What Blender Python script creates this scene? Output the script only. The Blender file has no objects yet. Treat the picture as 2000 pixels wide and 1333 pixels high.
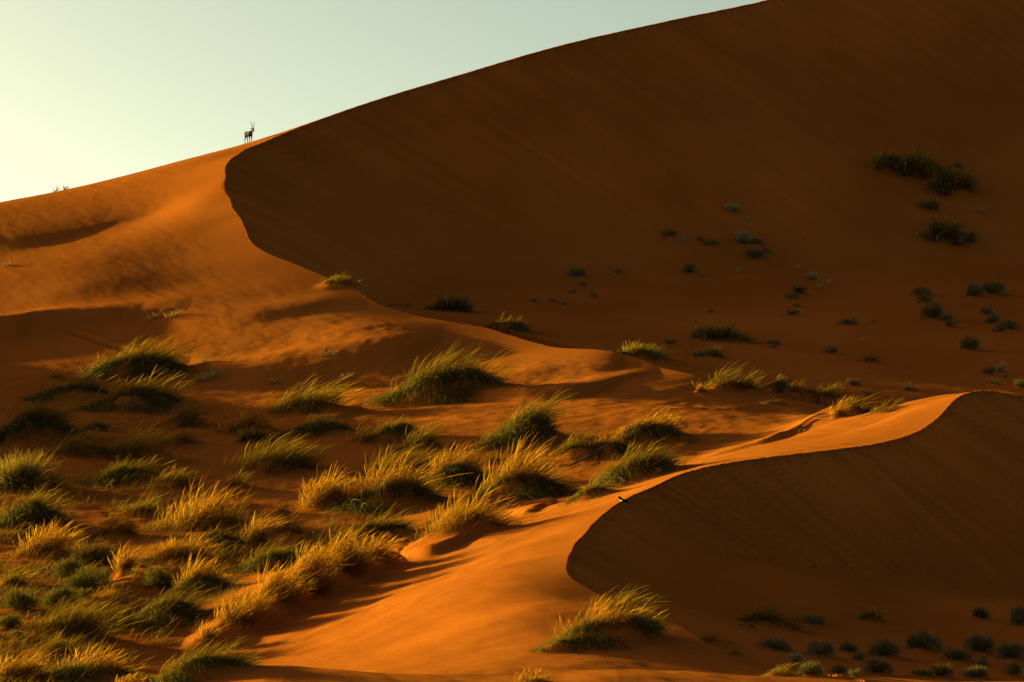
import bpy, bmesh, math
import numpy as np
from mathutils import Vector, Matrix

# ------------------------------------------------------------------ camera, sky, sun, exposure
scene = bpy.context.scene
COL = scene.collection
R = math.radians
LENS = 105.0
K = 36.0 / LENS / 2000.0        # tangent per photo pixel (photo is 2000 x 1333)
EYE_ROW = 1000.0                # photo row of the eye level

cam_data = bpy.data.cameras.new('camera')
cam_data.lens = LENS
cam_data.sensor_width = 36.0
cam_data.sensor_fit = 'HORIZONTAL'
cam_data.shift_y = (EYE_ROW - 666.5) / 2000.0
cam_data.clip_start = 1.0
cam_data.clip_end = 20000.0
cam = bpy.data.objects.new('camera', cam_data)
cam.location = (0, 0, 0)
cam.rotation_euler = (math.pi / 2, 0, 0)
COL.objects.link(cam)
scene.camera = cam

SUN_AZ = R(34.0)                # angle of the sun beyond the left edge of the view plane
SUN_EL = R(8.4)
SUN_DIR = Vector((-math.cos(SUN_AZ) * math.cos(SUN_EL), math.sin(SUN_AZ) * math.cos(SUN_EL), math.sin(SUN_EL)))

SKY_WB = (1.0, 0.775, 0.34, 1.0)
world = bpy.data.worlds.new('World')
scene.world = world
world.use_nodes = True
wn = world.node_tree.nodes
wl = world.node_tree.links
wn.clear()
sky = wn.new('ShaderNodeTexSky')
sky.sky_type = 'NISHITA'
sky.sun_disc = False
sky.sun_elevation = SUN_EL
sky.sun_rotation = math.atan2(SUN_DIR.x, SUN_DIR.y)
sky.altitude = 600.0
sky.air_density = 0.3
sky.dust_density = 2.2
sky.ozone_density = 2.0
bg = wn.new('ShaderNodeBackground')
bg.inputs['Strength'].default_value = 0.110
wo = wn.new('ShaderNodeOutputWorld')
wb = wn.new('ShaderNodeMix')                # the warm white balance of the picture, the same over the whole sky
wb.data_type = 'RGBA'; wb.blend_type = 'MULTIPLY'
wb.inputs['Factor'].default_value = 1.0
wb.inputs[7].default_value = SKY_WB
wl.new(sky.outputs['Color'], wb.inputs[6])
wl.new(wb.outputs[2], bg.inputs['Color'])
wl.new(bg.outputs['Background'], wo.inputs['Surface'])

sun_data = bpy.data.lights.new('sun', 'SUN')
sun_data.energy = 5.0
sun_data.angle = R(1.0)
sun_data.color = (1.0, 0.98, 0.17)
sun = bpy.data.objects.new('sun', sun_data)
sun.rotation_euler = SUN_DIR.to_track_quat('Z', 'Y').to_euler()
sun.location = (-100, 100, 120)
COL.objects.link(sun)

vs = scene.view_settings
vs.view_transform = 'Standard'
vs.look = 'None'
vs.gamma = 1.0
vs.exposure = 2.0
scene.cycles.max_bounces = 5
scene.cycles.diffuse_bounces = 3
scene.cycles.transmission_bounces = 4
scene.cycles.use_denoising = True

rng = np.random.default_rng(7)

# ------------------------------------------------------------------ numeric helpers
def P(u, v, d):
    """point at photo pixel (u, v) and forward distance d"""
    return ((u - 1000.0) * K * d, d, (EYE_ROW - v) * K * d)

def pts(lst):
    return np.array([P(*t) for t in lst], dtype=np.float64)

_perm = np.random.default_rng(3).random((256, 256))
def vnoise(x, y):
    xi = np.floor(x).astype(np.int64); yi = np.floor(y).astype(np.int64)
    fx = x - xi; fy = y - yi
    fx = fx * fx * fx * (fx * (fx * 6 - 15) + 10); fy = fy * fy * fy * (fy * (fy * 6 - 15) + 10)
    a = _perm[xi & 255, yi & 255]; b = _perm[(xi + 1) & 255, yi & 255]
    c = _perm[xi & 255, (yi + 1) & 255]; d = _perm[(xi + 1) & 255, (yi + 1) & 255]
    return (a * (1 - fx) + b * fx) * (1 - fy) + (c * (1 - fx) + d * fx) * fy - 0.5

def fbm(x, y, o=3):
    s = 0; a = 1.0
    for i in range(o):
        s = s + a * vnoise(x + 17.3 * i, y + 9.1 * i)
        x = x * 2.03; y = y * 2.03; a *= 0.5
    return s

class TPS:
    def __init__(self, p, lam=0.02):
        self.s = 40.0
        q = p[:, :2] / self.s
        n = len(q)
        r2 = ((q[:, None] - q[None]) ** 2).sum(-1)
        A = np.zeros((n + 3, n + 3))
        A[:n, :n] = 0.5 * r2 * np.log(r2 + 1e-12) + lam * np.eye(n) * 0.05
        A[:n, n] = 1; A[:n, n + 1:] = q
        A[n, :n] = 1; A[n + 1:, :n] = q.T
        b = np.concatenate([p[:, 2], [0, 0, 0]])
        self.w = np.linalg.solve(A, b)
        self.q = q
    def __call__(self, x, y):
        x = np.asarray(x, float) / self.s; y = np.asarray(y, float) / self.s
        n = len(self.q)
        out = self.w[n] + self.w[n + 1] * x + self.w[n + 2] * y
        for i in range(n):
            r2 = (x - self.q[i, 0]) ** 2 + (y - self.q[i, 1]) ** 2
            out = out + self.w[i] * 0.5 * r2 * np.log(r2 + 1e-12)
        return out

def catmull(p, n):
    """resample a 3D polyline with a Catmull-Rom curve at about n points"""
    p = np.asarray(p, float)
    e = np.vstack([2 * p[0] - p[1], p, 2 * p[-1] - p[-2]])
    out = []
    L = np.linalg.norm(np.diff(p, axis=0), axis=1)
    tot = L.sum()
    for i in range(len(p) - 1):
        m = max(2, int(round(n * L[i] / tot)))
        t = np.linspace(0, 1, m, endpoint=False)[:, None]
        a, b, c, d = e[i], e[i + 1], e[i + 2], e[i + 3]
        out.append(0.5 * ((2 * b) + (c - a) * t + (2 * a - 5 * b + 4 * c - d) * t ** 2 + (3 * b - a - 3 * c + d) * t ** 3))
    out.append(p[-1:])
    return np.vstack(out)

def seg_dist(x, y, line):
    """nearest horizontal distance to a polyline, with interpolated z and arc length there"""
    best = np.full(x.shape, 1e9); bz = np.zeros(x.shape); bs = np.zeros(x.shape); sd = np.zeros(x.shape)
    s0 = 0.0
    for i in range(len(line) - 1):
        ax, ay, az = line[i]; bx, by, bzz = line[i + 1]
        dx, dy = bx - ax, by - ay
        L2 = dx * dx + dy * dy
        if L2 < 1e-9: continue
        t = np.clip(((x - ax) * dx + (y - ay) * dy) / L2, 0, 1)
        qx = x - ax - t * dx; qy = y - ay - t * dy
        d = np.hypot(qx, qy)
        m = d < best
        L = math.sqrt(L2)
        best = np.where(m, d, best); bz = np.where(m, az + t * (bzz - az), bz)
        bs = np.where(m, s0 + t * L, bs)
        sd = np.where(m, np.sign(dx * qy - dy * qx), sd)
        s0 += L
    return best, bz, bs, sd

def in_poly(x, y, poly):
    c = np.zeros(x.shape, bool)
    n = len(poly)
    for i in range(n):
        x0, y0 = poly[i]; x1, y1 = poly[(i + 1) % n]
        if y0 == y1: continue
        cond = (y0 > y) != (y1 > y)
        c ^= cond & (x < (x1 - x0) * (y - y0) / (y1 - y0) + x0)
    return c

def smax(a, b, k):
    h = np.clip(0.5 + 0.5 * (a - b) / k, 0, 1)
    return b * (1 - h) + a * h + k * h * (1 - h)

def sstep(a, b, x):
    t = np.clip((x - a) / (b - a), 0, 1)
    return t * t * (3 - 2 * t)

# ------------------------------------------------------------------ the dunes
# brink of the great dune, from far upper right round to its low end near the front dune
BRINK_A = [(2700, -230, 400), (2400, -190, 390), (2000, -110, 375), (1750, -60, 362), (1500, 0, 350), (1300, 42, 340), (1100, 88, 331),
           (900, 145, 322), (750, 190, 315), (640, 228, 309), (560, 258, 304), (500, 283, 299), (462, 302, 293),
           (444, 320, 286), (440, 345, 280), (444, 380, 272), (468, 430, 263), (490, 470, 256), (515, 492, 251), (560, 511, 247),
           (620, 535, 242), (690, 562, 237), (735, 590, 231), (790, 612, 227), (860, 625, 223), (945, 640, 219),
           (1000, 655, 215), (1050, 671, 211), (1090, 680, 208), (1160, 684, 205), (1230, 694, 202), (1265, 708, 199.5),
           (1292, 722, 197), (1350, 728, 194), (1390, 740, 192), (1450, 764, 190), (1560, 784, 187), (1680, 808, 184),
           (1800, 835, 182), (1950, 870, 180), (2300, 910, 178), (3000, 960, 170)]
# brink of the front dune
BRINK_B = [(3200, 730, 170), (2500, 745, 160), (2200, 790, 156), (2080, 788, 154), (2000, 775, 152), (1950, 766, 150.5), (1905, 763, 149), (1870, 778, 147.5), (1840, 808, 145.5),
           (1800, 838, 144), (1740, 860, 142.5), (1680, 871, 141), (1600, 881, 139.5), (1500, 893, 137.5), (1400, 908, 135),
           (1330, 926, 132.5), (1270, 952, 128.5), (1210, 980, 124), (1160, 1022, 118.5), (1120, 1066, 112.5), (1107, 1100, 108.5), (1112, 1122, 106.6), (1140, 1146, 105.2),
           (1175, 1165, 104), (1215, 1178, 102.6), (1255, 1185, 101), (1300, 1208, 98.5), (1350, 1240, 96), (1420, 1280, 93.3), (1490, 1312, 91), (1620, 1360, 87),
           (1900, 1430, 80), (2400, 1500, 72)]
brA = catmull(pts(BRINK_A), 420)
brB = catmull(pts(BRINK_B), 380)
# a little natural waver along the brinks
def waver(line, amp, f):
    s = np.concatenate([[0], np.cumsum(np.linalg.norm(np.diff(line[:, :2], axis=0), axis=1))])
    o = line.copy()
    o[:, 0] += amp * fbm(s * f, s * 0 + 3.3, 3)
    return o
brA = waver(brA, 0.3, 0.15); brB = waver(brB, 0.14, 0.3)

C_LEFT = [(0, 398, 292), (200, 362, 294), (330, 325, 296), (430, 297, 297), (-300, 445, 286), (-700, 520, 280),
          (0, 440, 277), (150, 425, 278), (300, 420, 275), (60, 500, 258), (200, 500, 254), (350, 500, 253), (430, 440, 263),
          (150, 560, 238), (350, 560, 239), (500, 550, 240), (300, 595, 228), (0, 595, 231), (560, 595, 228), (-500, 620, 228),
          (100, 660, 211), (300, 655, 212), (500, 650, 212), (700, 640, 214), (850, 680, 206), (-500, 700, 205),
          (100, 740, 189), (300, 735, 191), (560, 702, 200), (800, 745, 191), (1000, 720, 196), (1150, 745, 189), (1270, 745, 189),
          (0, 820, 173), (200, 830, 171), (450, 830, 172), (700, 810, 176), (950, 800, 178), (1200, 800, 177), (1350, 805, 175), (1500, 825, 170), (-500, 850, 172),
          (0, 930, 150), (200, 930, 151), (450, 930, 152), (700, 920, 154), (950, 905, 157), (1150, 895, 160), (1330, 870, 165), (-500, 960, 150),
          (0, 1040, 132), (200, 1040, 133), (450, 1030, 136), (700, 1010, 140), (900, 1000, 143), (1050, 985, 146), (-500, 1070, 132),
          (0, 1150, 116), (200, 1150, 117), (400, 1120, 122), (600, 1085, 128), (760, 1075, 132), (-500, 1180, 116),
          (0, 1250, 103), (200, 1245, 105), (340, 1225, 108), (-500, 1290, 103), (0, 1333, 95), (200, 1330, 96), (-500, 1390, 95),
          # front dune, windward
          (430, 1218, 118), (520, 1172, 120.5), (620, 1128, 124), (720, 1097, 127),
          (470, 1262, 113), (600, 1215, 114.5), (700, 1170, 116.5), (800, 1118, 119.5),
          (850, 1071, 123.5), (1000, 1033, 129), (1150, 990, 133), (1230, 962, 134.5),
          (1000, 1105, 110.5), (900, 1150, 108.5), (1040, 1180, 101), (950, 1220, 99), (900, 1262, 98), (760, 1272, 103), (640, 1296, 103.5), (500, 1300, 108), (1050, 1262, 94), (1150, 1225, 97), (1180, 1275, 92.5),
          (1330, 915, 141), (1400, 893, 149), (1500, 864, 156), (1600, 835, 161), (1700, 810, 164), (1800, 786, 164), (1860, 771, 160), (1905, 764, 156),
          (1500, 879, 146.5), (1600, 857, 150), (1700, 839, 152.5), (1800, 811, 153.5), (1860, 784, 153),
          (1400, 890, 156), (1500, 872, 164), (1600, 850, 170), (1700, 842, 173), (1800, 838, 175), (1900, 845, 175),
          (1230, 955, 141), (1100, 985, 140), (900, 1042, 133)]
def widen(u, v, d):
    """the valley lies a little farther off towards the left"""
    a = np.interp(v, [398, 440, 500, 560, 595, 660, 740, 830, 930, 1040, 1150, 1250, 1333], [.02, .03, .045, .06, .07, .10, .11, .10, .09, .085, .085, .085, .07])
    uc = np.interp(v, [300, 500, 560, 640, 740, 2000], [440, 530, 690, 945, 1390, 1390])
    return (u, v, d * (1 + a * np.clip((uc - u) / 900.0, 0, 1.2)))
N_VALLEY = C_LEFT.index((430, 1218, 118))
left = pts([widen(*t) for t in C_LEFT[:N_VALLEY]] + C_LEFT[N_VALLEY:])
hidden = np.array([(-80, 360, 16), (-30, 375, 22), (10, 400, 34), (60, 440, 42), (140, 460, 40), (-160, 340, 8), (-200, 250, 2), (-150, 200, 0), (-110, 150, -2),
                   (-90, 110, -6), (-60, 80, -7), (0, 80, -6.2), (0, 60, -6.5), (30, 82, -5.8), (0, 20, -7), (-40, 20, -8), (60, 20, -8), (-250, 330, 0)], float)
W_ctrl = np.vstack([left, hidden, brA[6:-60:7], brB[40:-10:5]])
W = TPS(W_ctrl, 0.06)

apron = np.vstack([pts([(800, 585, 264), (1000, 598, 258), (1200, 610, 256), (1400, 600, 262), (1600, 580, 268), (1900, 560, 273), (2300, 540, 280),
                        (950, 632, 228), (1100, 668, 218), (1220, 682, 214), (1200, 650, 236), (1450, 735, 205), (1560, 762, 195), (1700, 772, 194), (1950, 765, 200), (1950, 650, 240),
                        (1650, 660, 238), (1400, 665, 235), (2400, 640, 245), (2400, 770, 200)]),
                   np.array([(15, 172, 2.5), (25, 168, 1.5), (40, 160, 0), (60, 180, 3), (100, 220, 8), (-5, 262, 19)], float)])
F_APRON = TPS(apron, 0.08)
floor_r = np.vstack([pts([(1290, 1135, 114), (1370, 1092, 121), (1480, 1105, 125), (1600, 1125, 128), (1750, 1140, 130), (1900, 1160, 131), (2100, 1180, 131),
                          (1300, 1195, 104), (1400, 1250, 101), (1500, 1225, 109), (1700, 1215, 114), (1900, 1215, 117), (1560, 1310, 97.5), (1750, 1315, 98), (1980, 1318, 99), (2300, 1320, 100), (2300, 1220, 118)]),
                     np.array([(20, 85, -5.9), (40, 85, -6), (60, 110, -5), (10, 60, -6.5), (50, 40, -7), (100, 140, -2), (80, 60, -6)], float)])
F_RIGHT = TPS(floor_r, 0.05)

polyA = [tuple(p[:2]) for p in brA] + [(120, 120), (400, 100), (600, 420), (200, 420)]
polyB = [tuple(p[:2]) for p in brB] + [(60, 30), (300, 30), (400, 200)]
TAN = math.tan(R(32.0))
SHADOW_AZ = R(34.0)

def cones(x, y, line, T=0.12, step=2):
    """surface at the angle of repose below a brink line"""
    best = np.full(x.shape, -1e9)
    for p in line[::step]:
        h = p[2] - TAN * np.sqrt((x - p[0]) ** 2 + (y - p[1]) ** 2 + 0.02)
        best = np.maximum(best, h)
    acc = np.zeros(x.shape)
    for p in line[::step]:
        h = p[2] - TAN * np.sqrt((x - p[0]) ** 2 + (y - p[1]) ** 2 + 0.02)
        acc += np.exp(np.clip((h - best) / T, -40, 0))
    return best + T * np.log(acc) - T * np.log(6.0) * 0.5

def residual(line):
    r = line[:, 2] - W(line[:, 0], line[:, 1])
    return np.convolve(np.pad(r, 4, mode='edge'), np.ones(9) / 9, 'valid')
resA = residual(brA); resB = residual(brB)
brA[:, 2] = W(brA[:, 0], brA[:, 1]) + resA; brB[:, 2] = W(brB[:, 0], brB[:, 1]) + resB

def base_height(x, y):
    x = np.asarray(x, float); y = np.asarray(y, float)
    h = W(x, y)
    # pin the windward surface to the brinks
    for line, res, rad in ((brA, resA, 6.0), (brB, resB, 3.0)):
        near = (x > line[:, 0].min() - 20) & (x < line[:, 0].max() + 20) & (y < 450)
        if near.any():
            d, z, s, sd = seg_dist(x[near], y[near], np.column_stack([line[:, :2], res])[::2])
            h[near] = h[near] + np.exp(-(d / rad) ** 2) * z
    stk = np.full(x.shape, 0.5)     # tone of the avalanche streaks
    hs = np.zeros(x.shape)          # 1 where the surface is a slip face
    inA = in_poly(x, y, polyA)
    if inA.any():
        xs, ys = x[inA], y[inA]
        S = cones(xs, ys, brA, 0.15, 2)
        d, z, s, sd = seg_dist(xs, ys, brA[::3])
        F = F_APRON(xs, ys)
        zz = smax(F, S, 1.2)
        zz = np.where(d < 3.5, np.minimum(zz, z - 0.34 * d), zz)
        fade = sstep(0.0, 1.5, S - F)
        st = 0.14 * fbm(s * 0.5, d * 0.02, 3) + 0.06 * fbm(s * 1.9, d * 0.05, 2) + 0.45 * fbm(xs * 0.06, ys * 0.06, 3)
        h[inA] = zz + st * fade * sstep(0.2, 3, d)
        hs[inA] = fade
        stk[inA] = 0.5 + fade * (0.28 * fbm(s * 0.8, d * 0.03 + 5, 3) + 0.36 * fbm(s * 2.6, d * 0.06, 2)) * np.exp(-d / 28.0) + 0.55 * fbm(xs * 0.045, ys * 0.04, 5)
    inB = in_poly(x, y, polyB)
    if inB.any():
        xs, ys = x[inB], y[inB]
        S = cones(xs, ys, brB, 0.08, 2)
        d, z, s, sd = seg_dist(xs, ys, brB[::2])
        F = F_RIGHT(xs, ys)
        zz = smax(F, S, 0.18)
        zz = np.where(d < 1.5, np.minimum(zz, z - 0.40 * d), zz)
        fade = sstep(0.0, 0.5, S - F)
        st = 0.06 * fbm(s * 0.9, d * 0.06, 3) + 0.04 * fbm(s * 3.5, d * 0.15, 2) + 0.12 * fbm(xs * 0.2, ys * 0.2, 3)
        h[inB] = zz + st * fade * sstep(0.1, 1.5, d)
        hs[inB] = fade
        stk[inB] = 0.5 + fade * (0.40 * fbm(s * 1.8, d * 0.06 + 5, 3) + 0.65 * fbm(s * 6.0, d * 0.15, 2)) * np.exp(-d / 9.0) + 0.55 * fbm(xs * 0.12, ys * 0.10, 5)
    # unseen dune added beyond the left edge, its crest shaped to shade the valley
    sx_, sy_ = -math.cos(SHADOW_AZ), math.sin(SHADOW_AZ)
    al = (x + 76) * sx_ + (y - 219) * sy_; pe = (x + 76) * sy_ - (y - 219) * sx_
    crest_z = np.interp(pe + 139.0, [96, 104, 112, 120, 128, 136, 146, 158, 168, 178], [6.0, 9.4, 10.9, 12.2, 14.3, 16.2, 17.0, 15.4, 12.0, 7.0])
    h = h + np.maximum(crest_z - h, 0) * np.exp(-(al / 15.0) ** 2) * sstep(-46, -36, pe) * (1 - sstep(28, 42, pe))
    # far plain
    r = np.hypot(x, y - 180)
    k = sstep(330, 900, r)
    h = h * (1 - k) + k * (-6 + 9 * fbm(x * 0.004, y * 0.004, 2))
    h = np.where((y < 400) & (r < 330), h, np.minimum(h, 75))
    return h, hs, stk
# ------------------------------------------------------------------ grid that carries the surface
def build_axis():
    n_in = 760
    a_in = np.linspace(-0.185, 0.185, n_in)
    g = 0.185 + np.cumsum(np.geomspace(0.0012, 0.12, 38))
    a = np.concatenate([-g[::-1], a_in, g])
    d_in = np.geomspace(78.0, 400.0, 800)
    d = np.concatenate([np.geomspace(4.0, 76.5, 24), d_in, np.geomspace(404.0, 6000.0, 40)])
    return a, d
AX, DX = build_axis()
AA, DD = np.meshgrid(AX, DX)              # rows: distance, columns: azimuth tangent
GX0 = AA * DD; GY0 = DD.copy()
H0, HS, STK = base_height(GX0, GY0)

def grid_lookup(G, x, y):
    a = np.asarray(x, float) / np.asarray(y, float)
    j = np.clip(np.searchsorted(AX, a) - 1, 0, len(AX) - 2)
    i = np.clip(np.searchsorted(DX, y) - 1, 0, len(DX) - 2)
    fa = np.clip((a - AX[j]) / (AX[j + 1] - AX[j]), 0, 1); fd = np.clip((y - DX[i]) / (DX[i + 1] - DX[i]), 0, 1)
    return (G[i, j] * (1 - fa) + G[i, j + 1] * fa) * (1 - fd) + (G[i + 1, j] * (1 - fa) + G[i + 1, j + 1] * fa) * fd

def ray_hit(G, u, v, dmin=70.0):
    """first ground point seen at photo pixel (u, v)"""
    a = (u - 1000.0) * K; t = (EYE_ROW - v) * K
    d = np.linspace(dmin, 420.0, 3500)
    z = grid_lookup(G, a * d, d)
    below = np.nonzero(z >= t * d)[0]
    i = below[0] if len(below) else len(d) - 1
    return np.array([a * d[i], d[i], z[i]])
# ------------------------------------------------------------------ lesser ridges of wind-blown sand
# each: crest pixels on the base surface with heights above it, near (lee) slope, far slope, rounding
RIDGES = [
    ([(-300, 635, 1.4), (0, 620, 1.4), (70, 612, 1.3), (130, 608, 1.1), (200, 606, 0.8), (250, 607, 0.5), (310, 611, 0.22), (380, 613, -0.05)], 0.58, 0.03, 0.10),
    ([(250, 618, -0.1), (350, 612, 0.3), (420, 611, 0.42), (500, 607, 0.40), (580, 598, 0.26), (660, 585, 0.12), (740, 600, -0.05, 229)], 0.17, 0.05, 0.25),
    ([(340, 722, -0.3), (400, 717, 0.35), (480, 709, 0.65), (560, 697, 0.8), (640, 685, 0.75), (720, 673, 0.7), (800, 666, 0.45), (890, 662, -0.2)], 0.26, 0.03, 0.22),
    ([(850, 738, -0.2, 204), (930, 730, 0.3, 204), (1030, 723, 0.42, 203), (1120, 717, 0.45, 202), (1190, 712, 0.3, 200.8), (1235, 711, -0.1, 199.8)], 0.26, 0.06, 0.12),
    ([(800, 772, -0.3), (900, 764, 0.4), (970, 758, 0.7), (1050, 754, 0.8), (1130, 750, 0.65), (1190, 738, 0.4), (1250, 729, 0.2, 195), (1310, 728, -0.1, 194)], 0.48, 0.05, 0.10),
    ([(640, 780, -0.2), (700, 776, 0.3), (760, 773, 0.35), (830, 772, -0.1)], 0.3, 0.05, 0.15),
    ([(-250, 462, 0.75), (0, 460, 0.62), (80, 456, 0.48), (150, 446, 0.30), (230, 428, 0.12), (330, 405, -0.02)], 0.20, 0.14, 0.5),
    ([(180, 440, -0.05), (260, 412, 0.10), (330, 395, 0.22), (390, 386, 0.20), (432, 384, 0.08), (440, 384, 0.05)], 0.10, 0.10, 0.35),
    ([(340, 1262, -0.1), (390, 1240, 0.3), (430, 1216, 0.5), (500, 1183, 0.6), (560, 1155, 0.65), (620, 1128, 0.65), (680, 1107, 0.6), (740, 1092, 0.4), (800, 1078, -0.1)], 0.55, 0.06, 0.10),
    ([(740, 1090, -0.1, 127), (800, 1070, 0.3, 129.5), (850, 1062, 0.4, 131), (920, 1052, 0.3, 133), (1000, 1040, 0.1, 135), (1050, 1022, -0.2, 137)], 0.42, 0.08, 0.1),
    ([(1330, 905, -0.15, 152), (1420, 878, 0.15, 160), (1500, 858, 0.35, 167), (1560, 846, 0.6, 171), (1600, 828, 1.0, 173), (1640, 815, 1.15, 174), (1680, 820, 0.6, 175), (1720, 826, -0.3, 176)], 0.5, 0.10, 0.1),
    ([(40, 905, -0.1), (90, 897, 0.3), (200, 902, 0.35), (300, 905, 0.2), (360, 900, -0.1)], 0.4, 0.06, 0.12),
    ([(470, 822, -0.1), (560, 818, 0.3), (640, 808, 0.35), (720, 800, -0.1)], 0.4, 0.06, 0.12),
    ([(700, 1040, -0.1, 134), (780, 1012, 0.25, 139), (880, 1000, 0.3, 142.5), (980, 985, -0.1, 146)], 0.4, 0.06, 0.12),
    ([(150, 1170, -0.1), (230, 1140, 0.4), (290, 1120, 0.45), (380, 1098, 0.4), (450, 1090, -0.1)], 0.45, 0.08, 0.15),
    ([(880, 1010, -0.1, 141), (940, 1003, 0.2, 142.5), (1040, 990, 0.3, 145), (1100, 975, -0.1, 148)], 0.4, 0.06, 0.1),
]
H = H0.copy()
inframe = (np.abs(AA) < 0.34) & (DD > 70) & (DD < 330)
fx_, fy_ = GX0[inframe], GY0[inframe]
hf = H[inframe]
lee = in_poly(fx_, fy_, polyA) | in_poly(fx_, fy_, polyB)
for crest, near, far, rnd in RIDGES:
    line = []
    for (u, v, hh, *far_off) in crest:
        # where the raised crest is seen at that pixel
        p = ray_hit(H0 + max(hh, 0), u, v, far_off[0] - 8 if far_off else 70.0)
        p[2] -= max(hh, 0)
        if far_off and p[1] > far_off[0] + 6:
            x_ = (u - 1000.0) * K * far_off[0]
            p = np.array([x_, far_off[0], float(grid_lookup(H0, x_, far_off[0]))])
        line.append((p[0], p[1], p[2] + hh, hh))
    line = np.array(line)
    l3 = catmull(line[:, [0, 1, 3]], 60)
    x0, x1 = l3[:, 0].min() - 12, l3[:, 0].max() + 12
    y0, y1 = l3[:, 1].min() - 12, l3[:, 1].max() + 20
    m = (fx_ > x0) & (fx_ < x1) & (fy_ > y0) & (fy_ < y1) & ~lee
    xs, ys = fx_[m], fy_[m]
    order = np.argsort(l3[:, 0]); lx, ly, lh = l3[order].T
    yl = np.interp(xs, lx, ly); hh = np.maximum(np.interp(xs, lx, lh, left=0 if line[0, 3] < 0 else lh[0], right=0 if line[-1, 3] < 0 else lh[-1]), 0)
    tilt = (ly[-1] - ly[0]) / (lx[-1] - lx[0])
    sg = (yl - ys) / math.sqrt(1 + tilt ** 2) + 0.10 * fbm(xs * 0.4, ys * 0.4, 2)
    sp_ = np.maximum(sg, 0)
    if rnd < 0.11:                                  # sharp little slip face
        nearside = hh - near * sp_
        nearside = 0.5 * (nearside + np.sqrt(nearside ** 2 + 4 * (0.12 * hh + 1e-4) ** 2)) * np.exp(-(sp_ / 9.0) ** 2)
    else:                                           # rounded swell
        nearside = hh * np.exp(-(sp_ / (1.25 * hh / near + 0.3)) ** 2)
    farside = hh * np.exp(-(np.minimum(sg, 0) / (far * 40 + 2.5)) ** 2)
    hf[m] += np.where(sg > 0, nearside, farside)
# foremost low ridge along the bottom of the view
front = catmull(pts([(-300, 1400, 88), (200, 1352, 88), (380, 1335, 88), (530, 1311, 88), (640, 1312, 88), (850, 1320, 87), (1000, 1316, 87), (1100, 1309, 87.5),
                     (1200, 1304, 87.5), (1300, 1305, 87.5), (1400, 1311, 87), (1600, 1321, 86.5), (2000, 1330, 86), (2600, 1345, 85)]), 80)
fo = np.argsort(front[:, 0])
sg = np.interp(fx_, front[fo, 0], front[fo, 1]) - fy_
z = np.interp(fx_, front[fo, 0], front[fo, 2])
hf = np.where(np.abs(sg) < 14, smax(hf, z - np.where(sg > 0, 0.10, 0.32) * (np.sqrt(sg * sg + 0.16) - 0.4), 0.25), hf)
# swells and scours left by the wind, finer on the trampled valley floor
zone = 1 - sstep(205, 240, fy_)
slipm = HS[inframe]
inAf = in_poly(fx_, fy_, polyA)
dA = seg_dist(fx_, fy_, brA[::3])[0]; dB = seg_dist(fx_, fy_, brB[::3])[0]
calm = sstep(0.3, 7.0, dA) * sstep(0.2, 3.0, dB) * (1 - slipm)
hf += (0.22 * fbm(fx_ * 0.085 + 3, fy_ * 0.14, 2) + 0.045 * fbm(fx_ * 0.30, fy_ * 0.55, 3)) * zone * calm * np.where(inAf, 0.5, 1)
valley = zone * sstep(104, 112, fy_) * (1 - sstep(-0.02, 0.05, fx_ / fy_ - (fy_ - 122) * 0.0016)) * calm
hf += valley * (0.10 * fbm(fx_ * 0.35 + 40, fy_ * 0.40, 3) - 0.06 * np.abs(fbm(fx_ * 0.7, fy_ * 0.9 + 5, 2)))
hf += 0.05 * fbm(fx_ * 0.05 + 9, fy_ * 0.05 + 2, 2) * (1 - zone) * calm * np.where(inAf, 0.4, 1)
al_ = fx_ * 0.829 - fy_ * 0.559; cr_ = fx_ * 0.559 + fy_ * 0.829          # drawn out along the wind
hf += (0.15 * fbm(al_ * 0.05, cr_ * 0.32 + 11, 3) + 0.045 * fbm(al_ * 0.16, cr_ * 1.3, 2)) * calm * (1 - sstep(170, 230, fy_))
hf += 0.025 * fbm(fx_ * 1.2 + fy_ * 0.5, fy_ * 0.30 - fx_ * 0.2 + 7, 2) * calm
H[inframe] = hf
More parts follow.
